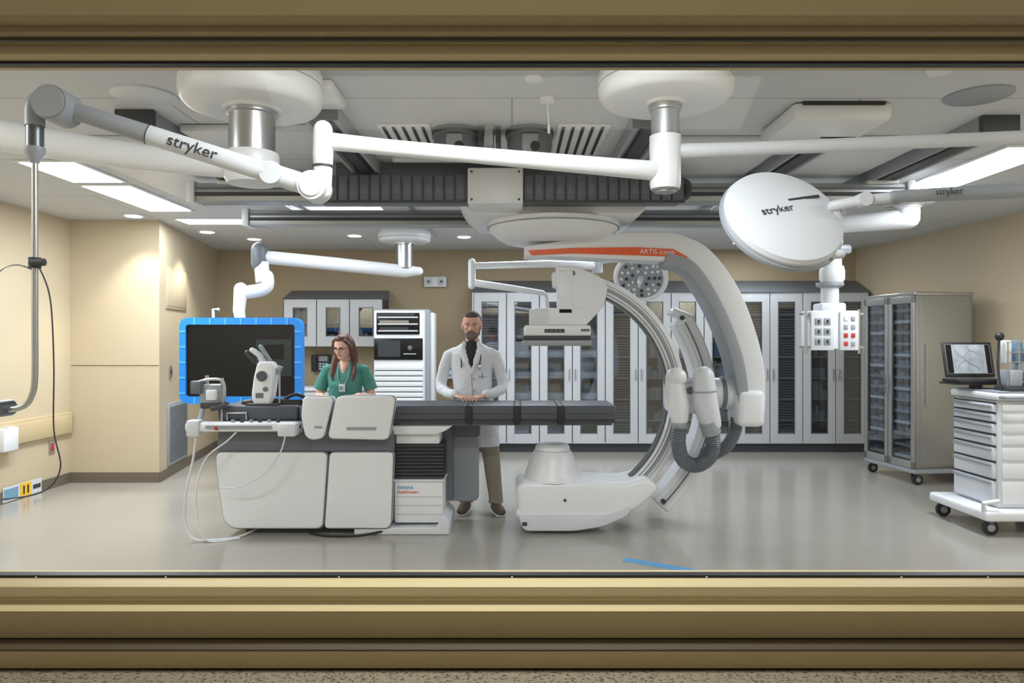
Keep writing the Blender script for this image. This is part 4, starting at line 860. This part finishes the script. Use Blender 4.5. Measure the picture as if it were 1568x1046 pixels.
def ex(b):
    face_extras(b, HM, True, HAIRM)
    b.add(g_tube([(-0.018, -0.0935, 0.060), (0, -0.097, 0.061), (0.018, -0.0935, 0.060)], [0.002, 0.004, 0.002], 8, rnd=True), LIP, HM.copy())
    b.tube([(-0.085, -0.12, 1.30), (-0.085, -0.118, 1.40), (-0.075, -0.075, 1.49), (-0.06, 0.03, 1.545), (0, 0.085, 1.555), (0.06, 0.03, 1.545), (0.075, -0.075, 1.49), (0.085, -0.122, 1.40), (0.075, -0.140, 1.32)], 0.0055, BLACK, sm=6, seg=8)
    b.lathe([(0.018, 0), (0.018, 0.008), (0.005, 0.01)], (0.075, -0.140, 1.305), STEEL, M=RX)
    b.tube([(0.008, -0.142, 1.24), (0.012, -0.135, 1.10), (0.03, -0.130, 0.90), (0.05, -0.130, 0.62)], 0.003, MGRAY, sm=4, seg=6)
    for z in (1.20, 1.10, 1.0): b.ell((0.028, -0.132, z), (0.008, 0.004, 0.008), LGRAY)
    b.box(0.065, 0.14, -0.132, -0.122, 1.22, 1.226, LGRAY); b.cyl((0.10, -0.130, 1.20), (0.10, -0.128, 1.26), 0.004, TAPE)
    for (ax, ay, tx) in ((-0.055, 0.03, -0.03), (0.215, 0.0, 0.05)):
        b.add(g_tube([(ax-tx*0.3, ay+0.075, 0.009), (ax, ay, 0.009), (ax+tx*0.6, ay-0.09, 0.009), (ax+tx, ay-0.175, 0.009)], [(0.009, 0.040), (0.009, 0.046), (0.009, 0.052), (0.009, 0.040)], 18, ref=(0, 0, 1), rnd=True), WHITE2)
build_person('man_in_lab_coat', P, (-0.36, 6.44, 0), ex)

P = []
P.append((g_rings([(0, 0.01, 0.74, 0.185, 0.125), (0, 0.01, 0.84, 0.18, 0.125), (0, 0.0, 1.0, 0.15, 0.11), (0, -0.01, 1.14, 0.152, 0.125), (0, 0.0, 1.22, 0.16, 0.115), (0, 0.01, 1.28, 0.16, 0.09), (0, 0.012, 1.32, 0.115, 0.065), (0, 0.01, 1.35, 0.060, 0.055)]), GREEN))
P.append((g_tube([(0, -0.085, 1.22), (0, -0.072, 1.28), (0, -0.045, 1.34)], [(0.02, 0.006), (0.025, 0.03), (0.02, 0.045)], 16, ref=(0, 1, 0), rnd=True), SKINW))
P.append((g_tube([(0, 0.01, 1.30), (0, 0.0, 1.37), (-0.004, -0.02, 1.43)], [0.048, 0.044, 0.046], 20), SKINW))
for sx in (-1, 1):
    P.append((g_tube([Vector((sx*0.125, 0.01, 1.285)), Vector((sx*0.17, 0.01, 1.265)), Vector((sx*0.205, 0.01, 1.18)), Vector((sx*0.232, 0.005, 1.09))], [0.046, 0.052, 0.056, 0.062], 20, rnd=False), GREEN))
    P.append((g_ell((sx*0.158, 0.01, 1.275), (0.058, 0.055, 0.045)), GREEN))
    P.append((g_tube([Vector((sx*0.21, 0.005, 1.14)), Vector((sx*0.240, 0.0, 1.03)), Vector((sx*0.215, -0.09, 1.03)), Vector((sx*0.16, -0.22, 1.055))], [0.042, 0.038, 0.034, 0.024], 18, rnd=True), SKINW))
    hand(P, (sx*0.158, -0.235, 1.055), (-sx*0.35, -0.9, -0.10), (0, 0, 1), sx, SKINW, 0.9)
HW = Matrix.Translation((-0.004, -0.012, 1.37)) @ Matrix.Rotation(math.radians(-20), 4, 'Z') @ Matrix.Rotation(math.radians(14), 4, 'X') @ Matrix.Diagonal((0.97, 0.94, 0.94, 1))
head(P, HW, SKINW, HAIRW)
def ah2(bm, m): bmesh.ops.transform(bm, matrix=HW, verts=bm.verts); P.append((bm, m))
ah2(g_ell((0, 0.030, 0.158), (0.084, 0.094, 0.094)), HAIRW); ah2(g_ell((0, -0.020, 0.211), (0.060, 0.058, 0.036)), HAIRW)
for sx in (-1, 1):
    P.append((g_tube(cr([(HW @ Vector((sx*0.052, -0.045, 0.195))), (HW @ Vector((sx*0.082, -0.012, 0.135))), (HW @ Vector((sx*0.084, 0.01, 0.04))), Vector((sx*0.090, -0.02, 1.34)), Vector((sx*0.094, -0.070, 1.27)), Vector((sx*0.088, -0.100, 1.19))], 4), [(0.014, 0.026)]*4+[(0.016, 0.032)]*4+[(0.02, 0.036)]*4+[(0.02, 0.034)]*4+[(0.018, 0.030)]*3+[(0.012, 0.018)]*2, 14, rnd=True), HAIRW))
P.append((g_tube([HW @ Vector((0, 0.06, 0.15)), HW @ Vector((0, 0.075, 0.05)), Vector((0, 0.085, 1.33)), Vector((0, 0.09, 1.22))], [(0.05, 0.08), (0.04, 0.085), (0.035, 0.10), (0.02, 0.09)], 20, ref=(0, 1, 0), rnd=True), HAIRW))
for sx in (-1, 1):
    P.append((g_tube([(sx*0.085, 0.01, 0.86), (sx*0.09, 0.01, 0.72), (sx*0.095, 0.0, 0.45), (sx*0.10, 0.02, 0.10)], [0.092, 0.092, 0.072, 0.060], 20), GREEN))
    P.append((g_tube([(sx*0.10, 0.06, 0.042), (sx*0.10, 0.01, 0.05), (sx*0.11, -0.07, 0.042), (sx*0.115, -0.13, 0.035)], [(0.042, 0.032), (0.05, 0.038), (0.042, 0.042), (0.03, 0.036)], 18, ref=(0, 0, 1), rnd=True), SHIRT))
def ex2(b):
    face_extras(b, HW, False, HAIRW)
    b.add(g_tube([(-0.020, -0.0875, 0.058), (0, -0.093, 0.060), (0.020, -0.0875, 0.058)], [0.003, 0.005, 0.003], 8, rnd=True), LIP, HW.copy())
    for sx in (-1, 1):
        ring = [Vector((sx*0.031+0.023*math.cos(t*math.pi/8), -0.098, 0.119+0.016*math.sin(t*math.pi/8))) for t in range(17)]
        b.add(g_tube(ring, 0.0018, 6), EYE, HW.copy()); b.add(g_tube([(sx*0.055, -0.097, 0.124), (sx*0.080, 0.0, 0.122)], 0.0018, 6), EYE, HW.copy())
    b.add(g_tube([(-0.008, -0.100, 0.124), (0.008, -0.100, 0.124)], 0.0018, 6), EYE, HW.copy())
    b.tube([(-0.05, -0.06, 1.34), (-0.045, -0.11, 1.24), (-0.01, -0.135, 1.14), (0.03, -0.13, 1.16), (0.055, -0.10, 1.25), (0.05, -0.06, 1.34)], 0.005, LGRAY, sm=5, seg=8)
    b.box(-0.025, 0.03, -0.150, -0.145, 1.08, 1.15, WHITE, 0.004); b.box(-0.02, 0.01, -0.153, -0.149, 1.10, 1.13, PBLUE)
build_person('woman_in_scrubs', P, (-1.52, 6.56, 0), ex2)

# ------------------------------------------------------------------ camera
cam = bpy.data.cameras.new('camera'); cam.sensor_width = 36; cam.lens = 25.255; cam.clip_start = 0.05
co = bpy.data.objects.new('camera', cam); co.location = (0, 0, 1.53); co.rotation_euler = (math.radians(90), 0, 0)
S.collection.objects.link(co); S.camera = co
